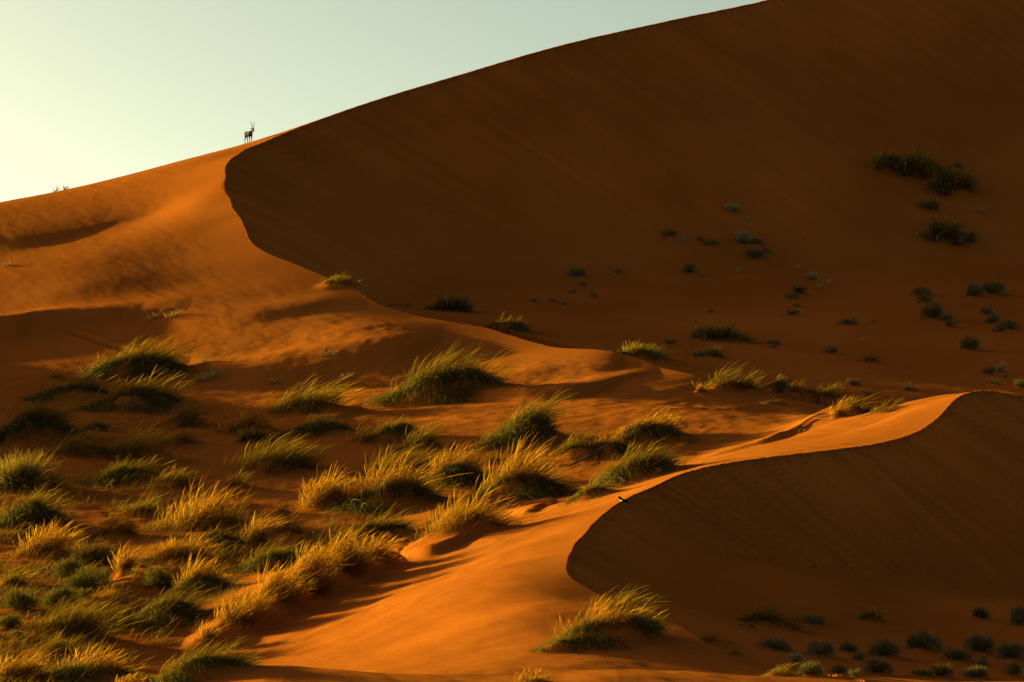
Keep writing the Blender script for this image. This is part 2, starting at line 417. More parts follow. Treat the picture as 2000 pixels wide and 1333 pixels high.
# ------------------------------------------------------------------ plants: (style, u, v of the foot, width, height in photo pixels, label)
# styles: G dry golden tuft, O olive tuft, H hummock with hanging green blades, B hummock with golden top, D dark spiky clump,
#         C dark cushion shrub, Q pale cushion shrub, S dry sprig
VALLEY = [
    ('H', 255, 742, 200, 66, 'wide dark hummock topped with tall wispy grass, uppermost of the left valley clumps'),
    ('H', 135, 785, 135, 52, 'dark drooping grass clump stepping down left of the uppermost left hummock'),
    ('H', 262, 805, 175, 62, 'dense olive hummock directly below the uppermost wide left hummock'),
    ('O', 108, 743, 28, 24, 'small lone olive sprout just left above the dark drooping left clump'),
    ('O', 343, 838, 82, 48, 'rounded olive tuft below right of the stacked left hummocks'),
    ('G', 470, 850, 88, 50, 'upright brownish tuft at the left end of the long mid valley clump'),
    ('O', 585, 812, 150, 66, 'long wind-combed olive clump right of the left hummocks, pale twigs on top'),
    ('D', 493, 864, 50, 36, 'small dark clump tucked under the upright brownish tuft'),
    ('H', 605, 856, 125, 42, 'low blackish green clump with splayed blades below the long wind-combed clump'),
    ('O', 525, 926, 132, 74, 'big rounded olive tussock with a dark heart, centre of the left valley'),
    ('H', 48, 866, 150, 84, 'dark hummock with wispy top cut by the left edge, halfway up the photo'),
    ('D', 182, 843, 36, 34, 'small brown brush-shaped tuft right of the left edge hummock'),
    ('O', 150, 893, 128, 48, 'low yellow-green mat of grass below the small brown brush-shaped tuft'),
    ('O', 262, 900, 110, 58, 'yellow-green clump joined to the right end of the low grass mat'),
    ('O', 342, 874, 80, 32, 'flat olive tuft right beneath the rounded tuft of the left valley'),
    ('H', 240, 946, 130, 48, 'low dark hummock with hanging blades under the yellow-green clump'),
    ('D', 45, 956, 115, 76, 'dark tangled clump at the left edge below the wispy topped edge hummock'),
    ('O', 325, 958, 96, 38, 'thin low olive tuft right of the low dark hummock in the left valley'),
    ('O', 463, 956, 50, 34, 'small olive tuft at the lower left foot of the big rounded tussock'),
    ('H', 50, 1030, 112, 74, 'dark green shaggy clump at the left edge, under the tangled edge clump'),
    ('G', 85, 1093, 106, 70, 'soft golden tuft below the dark green shaggy left edge clump'),
    ('O', 266, 1008, 84, 42, 'rounded olive tuft touching the left end of the large golden stand'),
    ('G', 385, 1036, 172, 80, 'large golden stand of plumed grass in the lower left valley'),
    ('G', 493, 1066, 46, 62, 'narrow golden tuft right below the large golden stand'),
    ('G', 560, 1046, 56, 40, 'small golden tuft swept rightward, alone on bare sand in the lower valley'),
    ('O', 548, 1007, 42, 26, 'tiny green tuft on bare sand above the small swept golden tuft'),
    ('H', 432, 1066, 76, 34, 'low dark tuft under the right half of the large golden stand'),
    ('O', 218, 1054, 76, 42, 'olive tuft with a shaded right side below the rounded olive tuft'),
    ('D', 175, 1103, 66, 50, 'dark spiky fan-shaped clump right of the soft golden left tuft'),
    ('G', 345, 1096, 100, 52, 'golden row of plumes on a small sand ledge in the lower left valley'),
    ('G', 238, 1127, 34, 64, 'single tall slender golden tuft standing alone in the lower left'),
    ('C', 273, 1111, 27, 20, 'tiny round green shrub right beside the slender golden tuft'),
    ('C', 132, 1140, 52, 40, 'dark rounded shrub left below the spiky fan-shaped clump'),
    ('C', 167, 1159, 82, 40, 'broad green cushion shrub right below the dark rounded shrub'),
    ('H', 522, 1116, 126, 58, 'green and olive hummock above the diagonal golden grass ridge'),
    ('C', 312, 1159, 50, 40, 'green cushion shrub left of the plumed clump above the diagonal ridge'),
    ('B', 378, 1166, 84, 76, 'plumed clump with reddish golden heads left of the diagonal golden ridge'),
    ('H', 318, 1226, 126, 64, 'dark trailing hummock below the reddish plumed clump'),
    ('C', 35, 1197, 56, 36, 'two-lobed green cushion shrub near the left edge, lower quarter'),
    ('C', 15, 1231, 46, 26, 'small cushion shrub cut by the left edge below the two-lobed one'),
    ('O', 18, 1147, 56, 46, 'olive grass clump cut by the left edge above the two-lobed shrub'),
    ('C', 115, 1191, 64, 34, 'green shrub between the two-lobed edge shrub and the broad cushion'),
    ('C', 164, 1175, 36, 21, 'small green shrub tucked below the broad green cushion'),
    ('O', 128, 1252, 138, 80, 'large shaggy olive clump in the lower left corner area'),
    ('C', 30, 1248, 30, 14, 'tiny flat shrub left of the large shaggy olive clump'),
    ('O', 102, 1288, 88, 46, 'dull olive tuft directly under the large shaggy olive clump'),
    ('G', 28, 1334, 80, 62, 'golden tuft filling the lower left corner of the photo'),
    ('B', 165, 1336, 184, 66, 'wide hummock with golden crown along the bottom edge, left'),
    ('H', 375, 1335, 170, 74, 'black-green hummock with long hanging blades at the bottom edge left of centre'),
    ('G', 240, 1346, 76, 30, 'sliver of golden grass on the bottom edge between two hummocks'),
    ('G', 405, 1262, 44, 40, 'thin sparse golden plumes at the foot of the diagonal ridge'),
    ('G', 466, 1226, 82, 76, 'golden plumed grass at the lower left end of the diagonal ridge'),
    ('G', 530, 1193, 84, 70, 'golden plumed grass second from the lower end of the diagonal ridge'),
    ('G', 596, 1160, 92, 76, 'golden plumed grass halfway along the diagonal ridge'),
    ('G', 664, 1126, 96, 74, 'golden plumed grass in the upper half of the diagonal ridge'),
    ('G', 726, 1098, 70, 54, 'golden plumed grass at the upper right end of the diagonal ridge'),
    ('H', 725, 1062, 130, 58, 'dark green clump with yellowing tips right above the diagonal ridge'),
    ('G', 640, 996, 84, 76, 'golden feathery tussock at the left end of the central golden row'),
    ('B', 757, 1000, 150, 96, 'largest bright golden tussock with a dark foot, central golden row'),
    ('O', 772, 936, 112, 62, 'soft olive tuft behind the largest bright golden tussock'),
    ('B', 880, 946, 92, 68, 'golden-topped clump with dark green skirt right of the largest golden tussock'),
    ('B', 1006, 977, 134, 92, 'broad golden tussock right of centre above the bright front dune ridge'),
    ('G', 887, 1046, 172, 82, 'golden tussock spreading toward the front dune, lowest of the central ones'),
    ('O', 960, 906, 44, 26, 'thin olive tuft between the central tussocks, above the broad golden one'),
    ('O', 1128, 898, 82, 52, 'olive tuft swept hard right, left of the rooted sand knoll'),
    ('H', 1232, 946, 172, 72, 'long green hummock with golden plumes on top, just behind the front dune crest'),
    ('H', 1152, 976, 84, 36, 'low straggling clump trailing left of the long green hummock'),
    ('O', 1028, 1003, 18, 15, 'tiny sprout just above the front dune crest line, centre'),
    ('O', 708, 867, 46, 40, 'smaller left-hand olive tuft of the pair left of the central big tussocks'),
    ('H', 765, 863, 68, 48, 'darker right-hand tuft of the olive pair left of the central big tussocks'),
    ('O', 815, 881, 76, 50, 'pale olive grass right below the darker tuft of the pair'),
    ('H', 855, 788, 196, 92, 'largest hummock in the middle of the photo, windswept top and dark hanging blades'),
    ('H', 1025, 871, 128, 82, 'tall olive windswept tussock right of centre with dark drooping foot'),
    ('B', 1260, 862, 104, 54, 'golden crowned sand knoll with dark hollow under its grass'),
    ('B', 1190, 890, 58, 44, 'rooty golden clump on the left shoulder of the golden crowned knoll'),
    ('O', 1342, 869, 46, 22, 'small olive tuft blown right at the right foot of the golden crowned knoll'),
    ('G', 1040, 1340, 72, 30, 'faint grass tuft poking up at the bottom edge near the centre'),
]
CREST = [
    ('O', 652, 563, 72, 26, 'low windblown grass tuft perched on the upper part of the middle crest'),
    ('O', 777, 602, 38, 18, 'small faint grass tuft just over the middle crest, below the upper one'),
    ('H', 985, 652, 80, 32, 'windblown grass tuft on the middle crest where it bends right'),
    ('G', 1367, 768, 18, 26, 'thin curved sprig left of the crest grass row'),
    ('O', 1412, 763, 56, 48, 'tall rounded grass tuft at the left end of the crest row'),
    ('O', 1462, 766, 60, 42, 'rounded swept grass tuft second from left in the crest row'),
    ('H', 1520, 767, 52, 34, 'darker green grass tuft third from left in the crest row'),
    ('O', 1557, 780, 66, 36, 'swept grass tuft in the middle of the crest row'),
    ('O', 1615, 794, 66, 40, 'swept grass tuft fifth in the crest row, above the golden sprig'),
    ('O', 1672, 806, 56, 36, 'swept grass tuft right of the golden sprig in the crest row'),
    ('O', 1725, 808, 62, 24, 'low grass tuft at the right end of the crest row beside the lit ridge'),
    ('G', 1637, 816, 28, 40, 'bright golden sprig on the little knoll behind the front dune'),
    ('H', 1508, 792, 42, 14, 'flat withered grass lying under the crest row'),
    ('B', 1165, 1262, 132, 78, 'bright golden arching tussock on the small pointed knoll at lower centre'),
    ('O', 1196, 1198, 78, 60, 'tall arching pale stems rising behind the golden tussock over the pointed knoll'),
    ('H', 1238, 1250, 88, 72, 'dark blue-green tussock on the shaded right flank of the pointed knoll'),
    ('H', 1092, 1275, 92, 36, 'matted dark grass trailing left from the pointed knoll'),
]
FACE = [
    ('D', 1735, 335, 58, 38, 'leftmost spiky clump of the long tussock band high on the great dune'),
    ('D', 1790, 346, 56, 56, 'tallest clump of the long tussock band high on the great dune'),
    ('D', 1824, 360, 54, 44, 'middle right clump of the long tussock band high on the great dune'),
    ('D', 1860, 382, 70, 52, 'lowest right clump of the long tussock band high on the great dune'),
    ('C', 1872, 332, 20, 12, 'tiny shrub just above the right end of the high tussock band'),
    ('C', 1820, 417, 36, 20, 'oval dark shrub below the high tussock band'),
    ('S', 1912, 419, 15, 14, 'tiny dry sprig right of the oval dark shrub, far right'),
    ('D', 1842, 475, 64, 50, 'dark clump with reddish golden top under the oval shrub, far right'),
    ('C', 1896, 480, 28, 22, 'round shrub right beside the clump with the reddish golden top'),
    ('S', 1559, 528, 14, 11, 'small pale sprig above the diagonal line of three dry plants'),
    ('Q', 1585, 549, 24, 15, 'pale tuft at the upper end of the short diagonal dry line'),
    ('S', 1602, 566, 15, 15, 'dry twiggy tuft at the lower end of the short diagonal dry line'),
    ('S', 1611, 558, 6, 18, 'single thin reddish stalk beside the short diagonal dry line'),
    ('C', 1561, 577, 28, 18, 'upper right shrub of the column of four small shrubs'),
    ('C', 1546, 586, 28, 12, 'flat left shrub second in the column of four small shrubs'),
    ('C', 1557, 602, 16, 9, 'smallest shrub in the column of four small shrubs'),
    ('C', 1548, 618, 24, 14, 'bottom shrub of the column of four, pale stalk at its left'),
    ('S', 1527, 620, 10, 9, 'pale bent stalk at the left of the bottom column shrub'),
    ('C', 1657, 637, 36, 15, 'elongated shrub alone right of the column of four'),
    ('C', 1706, 631, 10, 6, 'speck-sized shrub right of the lone elongated shrub'),
    ('S', 1685, 667, 11, 12, 'tiny dry sprig below the lone elongated shrub'),
    ('C', 1623, 692, 27, 14, 'low shrub above the crest grass row, left of the curved grass tuft'),
    ('O', 1695, 709, 32, 30, 'small curved grass tuft on the shaded flat above the crest row'),
    ('C', 1667, 755, 31, 13, 'flat shrub right above the crest grass row'),
    ('C', 1693, 773, 19, 9, 'small shrub below the flat one, touching the crest grass row'),
    ('D', 1773, 764, 18, 19, 'small leggy plant between the crest row and the lit ridge top'),
    ('C', 1800, 579, 38, 17, 'top shrub of the descending chain of grey shrubs at right'),
    ('C', 1808, 594, 29, 17, 'second shrub of the descending grey chain at right, greener'),
    ('C', 1823, 626, 37, 30, 'largest grey shrub of the descending chain at right'),
    ('C', 1850, 631, 23, 18, 'fourth shrub of the descending grey chain at right'),
    ('C', 1856, 641, 23, 14, 'lowest shrub of the descending grey chain at right'),
    ('C', 1902, 582, 31, 23, 'round grey shrub, left of the upper right pair'),
    ('C', 1940, 579, 44, 25, 'wide two-humped shrub, right of the upper right pair'),
    ('C', 1928, 617, 27, 16, 'upper shrub of the four-shrub cluster at the right edge'),
    ('C', 1940, 634, 27, 20, 'second shrub of the four-shrub cluster at the right edge'),
    ('C', 1952, 651, 25, 17, 'lowest shrub of the four-shrub cluster at the right edge'),
    ('C', 1972, 645, 31, 20, 'rightmost shrub of the four-shrub cluster at the right edge'),
    ('C', 1895, 686, 33, 27, 'lone tall grey shrub below the right edge cluster'),
    ('C', 1932, 733, 28, 16, 'left shrub of the pair above the lit ridge top'),
    ('Q', 1953, 728, 19, 17, 'right paler shrub of the pair above the lit ridge top'),
    ('C', 1963, 738, 8, 6, 'speck-sized shrub under the pale one above the lit ridge'),
    ('C', 1943, 752, 19, 10, 'small shrub nearest above the lit ridge top'),
    ('C', 1994, 758, 22, 16, 'shrub cut by the right edge just above the lit ridge'),
    ('C', 1512, 676, 27, 13, 'flat shrub right of the big tangled grass on the dune foot'),
    ('C', 1510, 682, 17, 9, 'small tuft directly under that flat shrub right of the tangled grass'),
    ('Q', 1431, 419, 33, 15, 'pale straw cushion highest in the middle of the shaded face'),
    ('S', 1462, 434, 12, 8, 'tiny pale sprig below right of the highest pale cushion'),
    ('C', 1307, 468, 35, 11, 'flat dark shrub farthest left in the upper scattered line'),
    ('S', 1331, 475, 14, 14, 'dry sprig touching the right of the leftmost flat shrub'),
    ('C', 1368, 474, 17, 10, 'small dark shrub, upper left of the stepped pair'),
    ('C', 1390, 485, 28, 12, 'wider dark shrub, lower right of the stepped pair'),
    ('Q', 1450, 484, 29, 25, 'silvery upright cushion, brightest plant on the shaded face'),
    ('C', 1478, 482, 31, 12, 'dark trailing shrub attached right of the silvery cushion'),
    ('C', 1477, 512, 35, 19, 'dark oval shrub below the silvery cushion'),
    ('C', 1497, 498, 19, 10, 'small shrub upper right of the dark oval shrub'),
    ('S', 1441, 534, 11, 10, 'tiny white sprig alone left below the dark oval shrub'),
    ('C', 1347, 538, 26, 20, 'round dark shrub alone in the middle of the shaded face'),
    ('C', 1128, 545, 36, 17, 'uppermost of the scattered low shrubs on the left of the shaded flat'),
    ('C', 1138, 561, 17, 10, 'small shrub just below the uppermost of the left scatter'),
    ('C', 1119, 574, 21, 8, 'flat shrub third down in the left scatter'),
    ('C', 1160, 582, 16, 10, 'rightmost small shrub of the left scatter'),
    ('C', 1046, 591, 21, 6, 'leftmost flat shrub of the left scatter'),
    ('C', 1080, 591, 21, 7, 'second flat shrub from left in the left scatter'),
    ('C', 1101, 597, 22, 6, 'lowest flat shrub of the left scatter'),
    ('C', 1207, 536, 19, 8, 'lone small shrub midway between the left scatter and the round dark shrub'),
    ('C', 1388, 613, 19, 9, 'small shrub above the big tangled grass on the dune foot'),
    ('C', 1308, 674, 28, 12, 'low shrub between the dark crest-side grass and the tangled grass'),
    ('D', 880, 608, 78, 44, 'dark green tussock on the shaded slope just behind the middle crest'),
    ('D', 1250, 703, 100, 34, 'dark grass hummock half hidden behind the lower middle crest'),
    ('D', 1402, 668, 108, 42, 'big tangled grass clump on the foot of the great dune'),
    ('D', 1388, 699, 58, 25, 'smaller tangle right under the big tangled grass clump'),
]
FLAT = [
    ('O', 1510, 1226, 92, 54, 'olive tussock with one tall spike on the dark lower right flat'),
    ('O', 1461, 1229, 28, 22, 'small tuft at the left foot of the spiked tussock'),
    ('C', 1587, 1221, 54, 14, 'low shrub stretching right from the spiked tussock'),
    ('D', 1704, 1213, 37, 30, 'small leaning tuft alone right of the spiked tussock'),
    ('D', 1908, 1209, 35, 34, 'small tuft with orange tip alone at far right below the front slip face'),
    ('C', 1991, 1224, 28, 34, 'tall dark shrub cut by the right edge of the lower flat'),
    ('O', 1400, 1263, 62, 32, 'green tuft hugging the sand edge right of the pointed knoll'),
    ('O', 1440, 1284, 36, 18, 'small green tuft lower down the same sand edge'),
    ('C', 1518, 1274, 64, 22, 'low wide shrub, first of the upper shrub row on the flat'),
    ('C', 1606, 1285, 52, 28, 'rounded shrub second in the upper shrub row on the flat'),
    ('C', 1658, 1277, 38, 18, 'flat shrub third in the upper shrub row on the flat'),
    ('C', 1677, 1291, 19, 16, 'small shrub under the third one of the upper row'),
    ('C', 1731, 1289, 62, 34, 'large bluish shrub fourth in the upper shrub row on the flat'),
    ('C', 1807, 1274, 60, 36, 'large rounded shrub highest in the upper shrub row on the flat'),
    ('Q', 1555, 1294, 27, 16, 'small pale shrub between the two left shrub rows'),
    ('C', 1916, 1278, 52, 35, 'dark slanting shrub fourth from the right edge on the flat'),
    ('C', 1869, 1294, 58, 24, 'low spreading shrub left under the dark slanting shrub'),
    ('C', 1919, 1304, 21, 21, 'small greenish shrub under the dark slanting shrub'),
    ('C', 1976, 1291, 52, 32, 'ragged shrub at the right edge of the lower flat'),
    ('O', 1520, 1322, 64, 28, 'green tuft at the left end of the bottom shrub row'),
    ('C', 1583, 1322, 46, 25, 'green rounded shrub second in the bottom shrub row'),
    ('C', 1640, 1318, 31, 16, 'small grey shrub third in the bottom shrub row'),
    ('C', 1670, 1323, 21, 14, 'tiny shrub fourth in the bottom shrub row'),
    ('C', 1717, 1320, 44, 32, 'tall shrub in the middle of the bottom shrub row'),
    ('C', 1803, 1324, 33, 14, 'flat shrub right of the middle in the bottom shrub row'),
    ('C', 1841, 1326, 42, 24, 'bluish shrub third from the right in the bottom shrub row'),
    ('C', 1909, 1328, 52, 20, 'greenish shrub second from the right in the bottom shrub row'),
    ('C', 1981, 1322, 32, 25, 'rightmost shrub of the bottom shrub row'),
]
SPRIGS = [
    ('S', 13, 521, 22, 13, 'small dry sprig at the left edge on the sunlit upper slope'),
    ('S', 297, 627, 34, 12, 'pale dry twigs on the small left crest, left of two'),
    ('S', 333, 622, 32, 16, 'pale dry twigs on the small left crest, right of two'),
    ('S', 405, 746, 74, 24, 'wide tangle of dry twigs right of the uppermost left hummock'),
    ('S', 397, 713, 15, 15, 'small pale sprig above the wide dry tangle'),
    ('S', 533, 751, 24, 15, 'pale sprig left above the long wind-combed clump'),
    ('S', 672, 741, 30, 14, 'white dry twigs on the bare sand left of the largest middle hummock'),
    ('S', 636, 698, 48, 8, 'flat dry stalks lying along the lit sand wave'),
    ('S', 108, 375, 8, 14, 'thin straws on the skyline, left of two'),
    ('S', 126, 371, 8, 12, 'thin straws on the skyline, right of two'),
    ('S', 1410, 862, 8, 9, 'tiny green sprout behind the front dune ridge'),
    ('S', 565, 249, 8, 9, 'thin straws on the skyline right of the antelope'),
]
PLANT_GROUPS = [(VALLEY, 'grass and shrubs in the sunlit valley'), (CREST, 'grass tufts along the dune crests'),
                (FACE, 'plants on the shaded great dune'), (FLAT, 'plants on the dark lower right flat'), (SPRIGS, 'dry sprigs on bare sand')]

PLACED = []
hm_ = H[inframe]
for table, group in PLANT_GROUPS:
    for (style, u, v, w, h, label) in table:
        p = ray_hit(H, u, min(v, 1331 + 0 * v) if v <= 1333 else v)
        px = K * p[1]
        if style in 'GOBH': w, h = w * 1.08, h * 1.06
        wm, hm = w * px, h * px
        ry = {'S': 0.25, 'C': 0.42, 'Q': 0.42}.get(style, 0.34) * wm
        ry = min(ry, 1.7)
        cx, cy = p[0], p[1] + ry * 0.8
        PLACED.append(dict(style=style, u=u, v=v, w=wm, h=hm, label=label, group=group, cx=cx, cy=cy, ry=ry))
MOUND = {'H': 0.40, 'B': 0.36, 'O': 0.28, 'G': 0.26, 'D': 0.28, 'C': 0.22, 'Q': 0.15, 'S': 0.0}
for q in PLACED:
    mh = MOUND[q['style']] * q['h']
    q['mh'] = mh
    if mh < 0.03: continue
    sx = 0.40 * q['w']; sy = q['ry'] * 0.95
    m = (np.abs(fx_ - q['cx']) < 3.6 * sx) & (np.abs(fy_ - q['cy']) < 3.0 * sy + 0.5)
    dx = fx_[m] - q['cx']; dy = fy_[m] - q['cy']
    sxx = np.where(dx > 0, sx * 1.35, sx * 0.9)     # drawn out downwind
    e = np.sqrt((dx / sxx) ** 2 + (dy / sy) ** 2)
    bump = mh * np.exp(-1.1 * e ** 2.6) * (1 + 0.35 * fbm(fx_[m] * 1.3, fy_[m] * 1.3, 2))
    hm_[m] += bump
H[inframe] = hm_
# tracks of hoof prints
TRACKS = [([(620, 462), (700, 497), (800, 545), (900, 585), (980, 605)], 0.26, 0.9), ([(690, 540), (800, 570), (900, 595)], 0.15, 0.8),
          ([(1180, 613), (1250, 622), (1320, 628), (1385, 630)], 0.24, 0.7), ([(1000, 455), (1150, 498), (1330, 550), (1480, 582)], 0.12, 0.9),
          ([(1372, 1082), (1440, 1084), (1520, 1093), (1640, 1103), (1760, 1113), (1860, 1135), (1990, 1175)], 0.17, 0.55),
          ([(140, 650), (180, 662), (230, 680), (262, 690)], 0.14, 0.6), ([(350, 788), (420, 790), (480, 790)], 0.06, 0.5)]
hm_ = H[inframe]
for pix, depth, sp in TRACKS:
    line = catmull(np.array([ray_hit(H, u, v) for u, v in pix]), 40)
    m = (fx_ > line[:, 0].min() - 2) & (fx_ < line[:, 0].max() + 2) & (fy_ > line[:, 1].min() - 2) & (fy_ < line[:, 1].max() + 2)
    d, z, s, sd = seg_dist(fx_[m], fy_[m], line)
    prints = 0.35 + 0.65 * (0.5 + 0.5 * np.sin(s * 2 * math.pi / sp + sd * 1.3))
    hm_[m] -= depth * prints * np.exp(-(d / 0.33) ** 2) - 0.35 * depth * np.exp(-((d - 0.6) / 0.3) ** 2)
H[inframe] = hm_
# ------------------------------------------------------------------ materials
def new_mat(name):
    m = bpy.data.materials.new(name); m.use_nodes = True
    nt = m.node_tree; nt.nodes.clear()
    out = nt.nodes.new('ShaderNodeOutputMaterial')
    return m, nt, out

def sand_material(name, ripple, relief):
    m, nt, out = new_mat(name)
    N, L = nt.nodes.new, nt.links.new
    geo = N('ShaderNodeTexCoord')
    bs = N('ShaderNodeBsdfPrincipled')
    bs.inputs['Roughness'].default_value = 1.0
    bs.inputs['Specular IOR Level'].default_value = 0.0
    n1 = N('ShaderNodeTexNoise'); n1.inputs['Scale'].default_value = 0.09; n1.inputs['Detail'].default_value = 5
    n2 = N('ShaderNodeTexNoise'); n2.inputs['Scale'].default_value = 9.0; n2.inputs['Detail'].default_value = 2
    mp = N('ShaderNodeMapping'); mp.inputs['Scale'].default_value = (1.0, 0.5, 1.0); mp.inputs['Rotation'].default_value = (0, 0, R(12))
    L(geo.outputs['Object'], mp.inputs['Vector'])
    L(mp.outputs['Vector'], n1.inputs['Vector']); L(geo.outputs['Object'], n2.inputs['Vector'])
    r1 = N('ShaderNodeValToRGB')
    r1.color_ramp.elements[0].position = 0.30; r1.color_ramp.elements[0].color = (0.295, 0.067, 0.011, 1)
    r1.color_ramp.elements[1].position = 0.70; r1.color_ramp.elements[1].color = (0.345, 0.085, 0.015, 1)
    L(n1.outputs['Fac'], r1.inputs['Fac'])
    r2 = N('ShaderNodeMapRange'); r2.inputs['From Min'].default_value = 0.3; r2.inputs['From Max'].default_value = 0.7
    r2.inputs['To Min'].default_value = 0.86; r2.inputs['To Max'].default_value = 1.10
    L(n2.outputs['Fac'], r2.inputs['Value'])
    mx = N('ShaderNodeVectorMath'); mx.operation = 'SCALE'
    L(r1.outputs['Color'], mx.inputs[0]); L(r2.outputs['Result'], mx.inputs['Scale'])
    # darker and paler grain sorted into streaks where sand has slid
    at = N('ShaderNodeAttribute'); at.attribute_name = 'streak'
    r3 = N('ShaderNodeMapRange'); r3.inputs['From Min'].default_value = 0.0; r3.inputs['From Max'].default_value = 1.0
    r3.inputs['To Min'].default_value = 0.72; r3.inputs['To Max'].default_value = 1.22
    L(at.outputs['Fac'], r3.inputs['Value'])
    mx2 = N('ShaderNodeVectorMath'); mx2.operation = 'SCALE'
    L(mx.outputs['Vector'], mx2.inputs[0]); L(r3.outputs['Result'], mx2.inputs['Scale'])
    L(mx2.outputs['Vector'], bs.inputs['Base Color'])
    # relief: wind-drawn lamination and, near by, ripples
    mp2 = N('ShaderNodeMapping'); mp2.vector_type = 'TEXTURE'; mp2.inputs['Rotation'].default_value = (0, 0, R(-34)); mp2.inputs['Scale'].default_value = (4.5, 0.6, 1.0)
    L(geo.outputs['Object'], mp2.inputs['Vector'])
    n3 = N('ShaderNodeTexNoise'); n3.inputs['Scale'].default_value = 1.6; n3.inputs['Detail'].default_value = 6; n3.inputs['Roughness'].default_value = 0.6
    L(mp2.outputs['Vector'], n3.inputs['Vector'])
    b1 = N('ShaderNodeBump'); b1.inputs['Strength'].default_value = 0.85; b1.inputs['Distance'].default_value = relief
    L(n3.outputs['Fac'], b1.inputs['Height'])
    n4 = N('ShaderNodeTexNoise'); n4.inputs['Scale'].default_value = 14.0; n4.inputs['Detail'].default_value = 2
    L(geo.outputs['Object'], n4.inputs['Vector'])
    b2 = N('ShaderNodeBump'); b2.inputs['Strength'].default_value = 0.35; b2.inputs['Distance'].default_value = 0.012
    L(n4.outputs['Fac'], b2.inputs['Height']); L(b1.outputs['Normal'], b2.inputs['Normal'])
    last = b2
    if ripple > 0:
        mp3 = N('ShaderNodeMapping'); mp3.inputs['Rotation'].default_value = (0, 0, R(25))
        L(geo.outputs['Object'], mp3.inputs['Vector'])
        wv = N('ShaderNodeTexWave'); wv.inputs['Scale'].default_value = 2.3; wv.inputs['Distortion'].default_value = 5.0
        wv.inputs['Detail'].default_value = 3; wv.inputs['Detail Scale'].default_value = 0.6
        L(mp3.outputs['Vector'], wv.inputs['Vector'])
        b3 = N('ShaderNodeBump'); b3.inputs['Strength'].default_value = ripple; b3.inputs['Distance'].default_value = 0.012
        L(wv.outputs['Fac'], b3.inputs['Height']); L(last.outputs['Normal'], b3.inputs['Normal'])
        last = b3
    L(last.outputs['Normal'], bs.inputs['Normal'])
    L(bs.outputs['BSDF'], out.inputs['Surface'])
    return m
SAND = sand_material('dune_sand', 0.0, 0.035)
SAND_VALLEY = sand_material('valley_sand', 0.0, 0.07)
SAND_RIPPLED = sand_material('rippled_sand', 0.34, 0.12)

def plant_material(name, translucency):
    m, nt, out = new_mat(name)
    N, L = nt.nodes.new, nt.links.new
    at = N('ShaderNodeAttribute'); at.attribute_name = 'tint'
    df = N('ShaderNodeBsdfDiffuse'); tr = N('ShaderNodeBsdfTranslucent'); mx = N('ShaderNodeMixShader')
    mx.inputs['Fac'].default_value = translucency
    L(at.outputs['Color'], df.inputs['Color']); L(at.outputs['Color'], tr.inputs['Color'])
    L(df.outputs['BSDF'], mx.inputs[1]); L(tr.outputs['BSDF'], mx.inputs[2])
    L(mx.outputs['Shader'], out.inputs['Surface'])
    return m
LEAF = plant_material('grass_blade', 0.42)
PLUME = plant_material('seed_plume', 0.5)
TWIG = plant_material('dry_twig', 0.1)
SHRUB = plant_material('shrub_leaf', 0.25)

def plain_material(name, col, rough=0.8):
    m, nt, out = new_mat(name)
    bs = nt.nodes.new('ShaderNodeBsdfPrincipled')
    nz = nt.nodes.new('ShaderNodeTexNoise'); nz.inputs['Scale'].default_value = 18
    mr = nt.nodes.new('ShaderNodeMapRange'); mr.inputs['To Min'].default_value = 0.75; mr.inputs['To Max'].default_value = 1.2
    vm = nt.nodes.new('ShaderNodeVectorMath'); vm.operation = 'SCALE'; vm.inputs[0].default_value = col
    tc = nt.nodes.new('ShaderNodeTexCoord')
    nt.links.new(tc.outputs['Object'], nz.inputs['Vector'])
    nt.links.new(nz.outputs['Fac'], mr.inputs['Value']); nt.links.new(mr.outputs['Result'], vm.inputs['Scale'])
    nt.links.new(vm.outputs['Vector'], bs.inputs['Base Color'])
    bs.inputs['Roughness'].default_value = rough; bs.inputs['Specular IOR Level'].default_value = 0.05
    nt.links.new(bs.outputs['BSDF'], out.inputs['Surface'])
    return m

# ------------------------------------------------------------------ ground meshes
GX, GY, GZ = GX0.copy(), GY0.copy(), H.copy()
SNAP = np.zeros(GX.shape, bool)
DIFF = H - H0
LOGD = np.log(DX)
for line in (brA, brB):                        # put vertices exactly on the brinks
    a = line[:, 0] / line[:, 1]; d = line[:, 1]
    ci = np.interp(a, AX, np.arange(len(AX))); ri = np.interp(d, DX, np.arange(len(DX)))
    for k in range(len(line) - 1):
        if min(a[k], a[k + 1]) > 0.19 or max(a[k], a[k + 1]) < -0.19: continue
        dc_, dr_ = ci[k + 1] - ci[k], ri[k + 1] - ri[k]
        if abs(dc_) >= abs(dr_):
            lo, hi = sorted((ci[k], ci[k + 1]))
            for j in range(int(math.ceil(lo)), int(math.ceil(hi))):
                t = (j - ci[k]) / dc_
                i = int(round(ri[k] + t * dr_))
                q = line[k] + t * (line[k + 1] - line[k])
                GX[i, j], GY[i, j] = q[0], q[1]; GZ[i, j] = q[2] + float(grid_lookup(DIFF, q[0], q[1])); SNAP[i, j] = True
        else:
            lo, hi = sorted((ri[k], ri[k + 1]))
            for i in range(int(math.ceil(lo)), int(math.ceil(hi))):
                t = (i - ri[k]) / dr_
                j = int(round(ci[k] + t * dc_))
                q = line[k] + t * (line[k + 1] - line[k])
                GX[i, j], GY[i, j] = q[0], q[1]; GZ[i, j] = q[2] + float(grid_lookup(DIFF, q[0], q[1])); SNAP[i, j] = True
VERT = np.stack([GX, GY, GZ], -1)
du = np.gradient(VERT, axis=1); dv = np.gradient(VERT, axis=0)
LEE = in_poly(GX0, GY0, polyA) | in_poly(GX0, GY0, polyB)
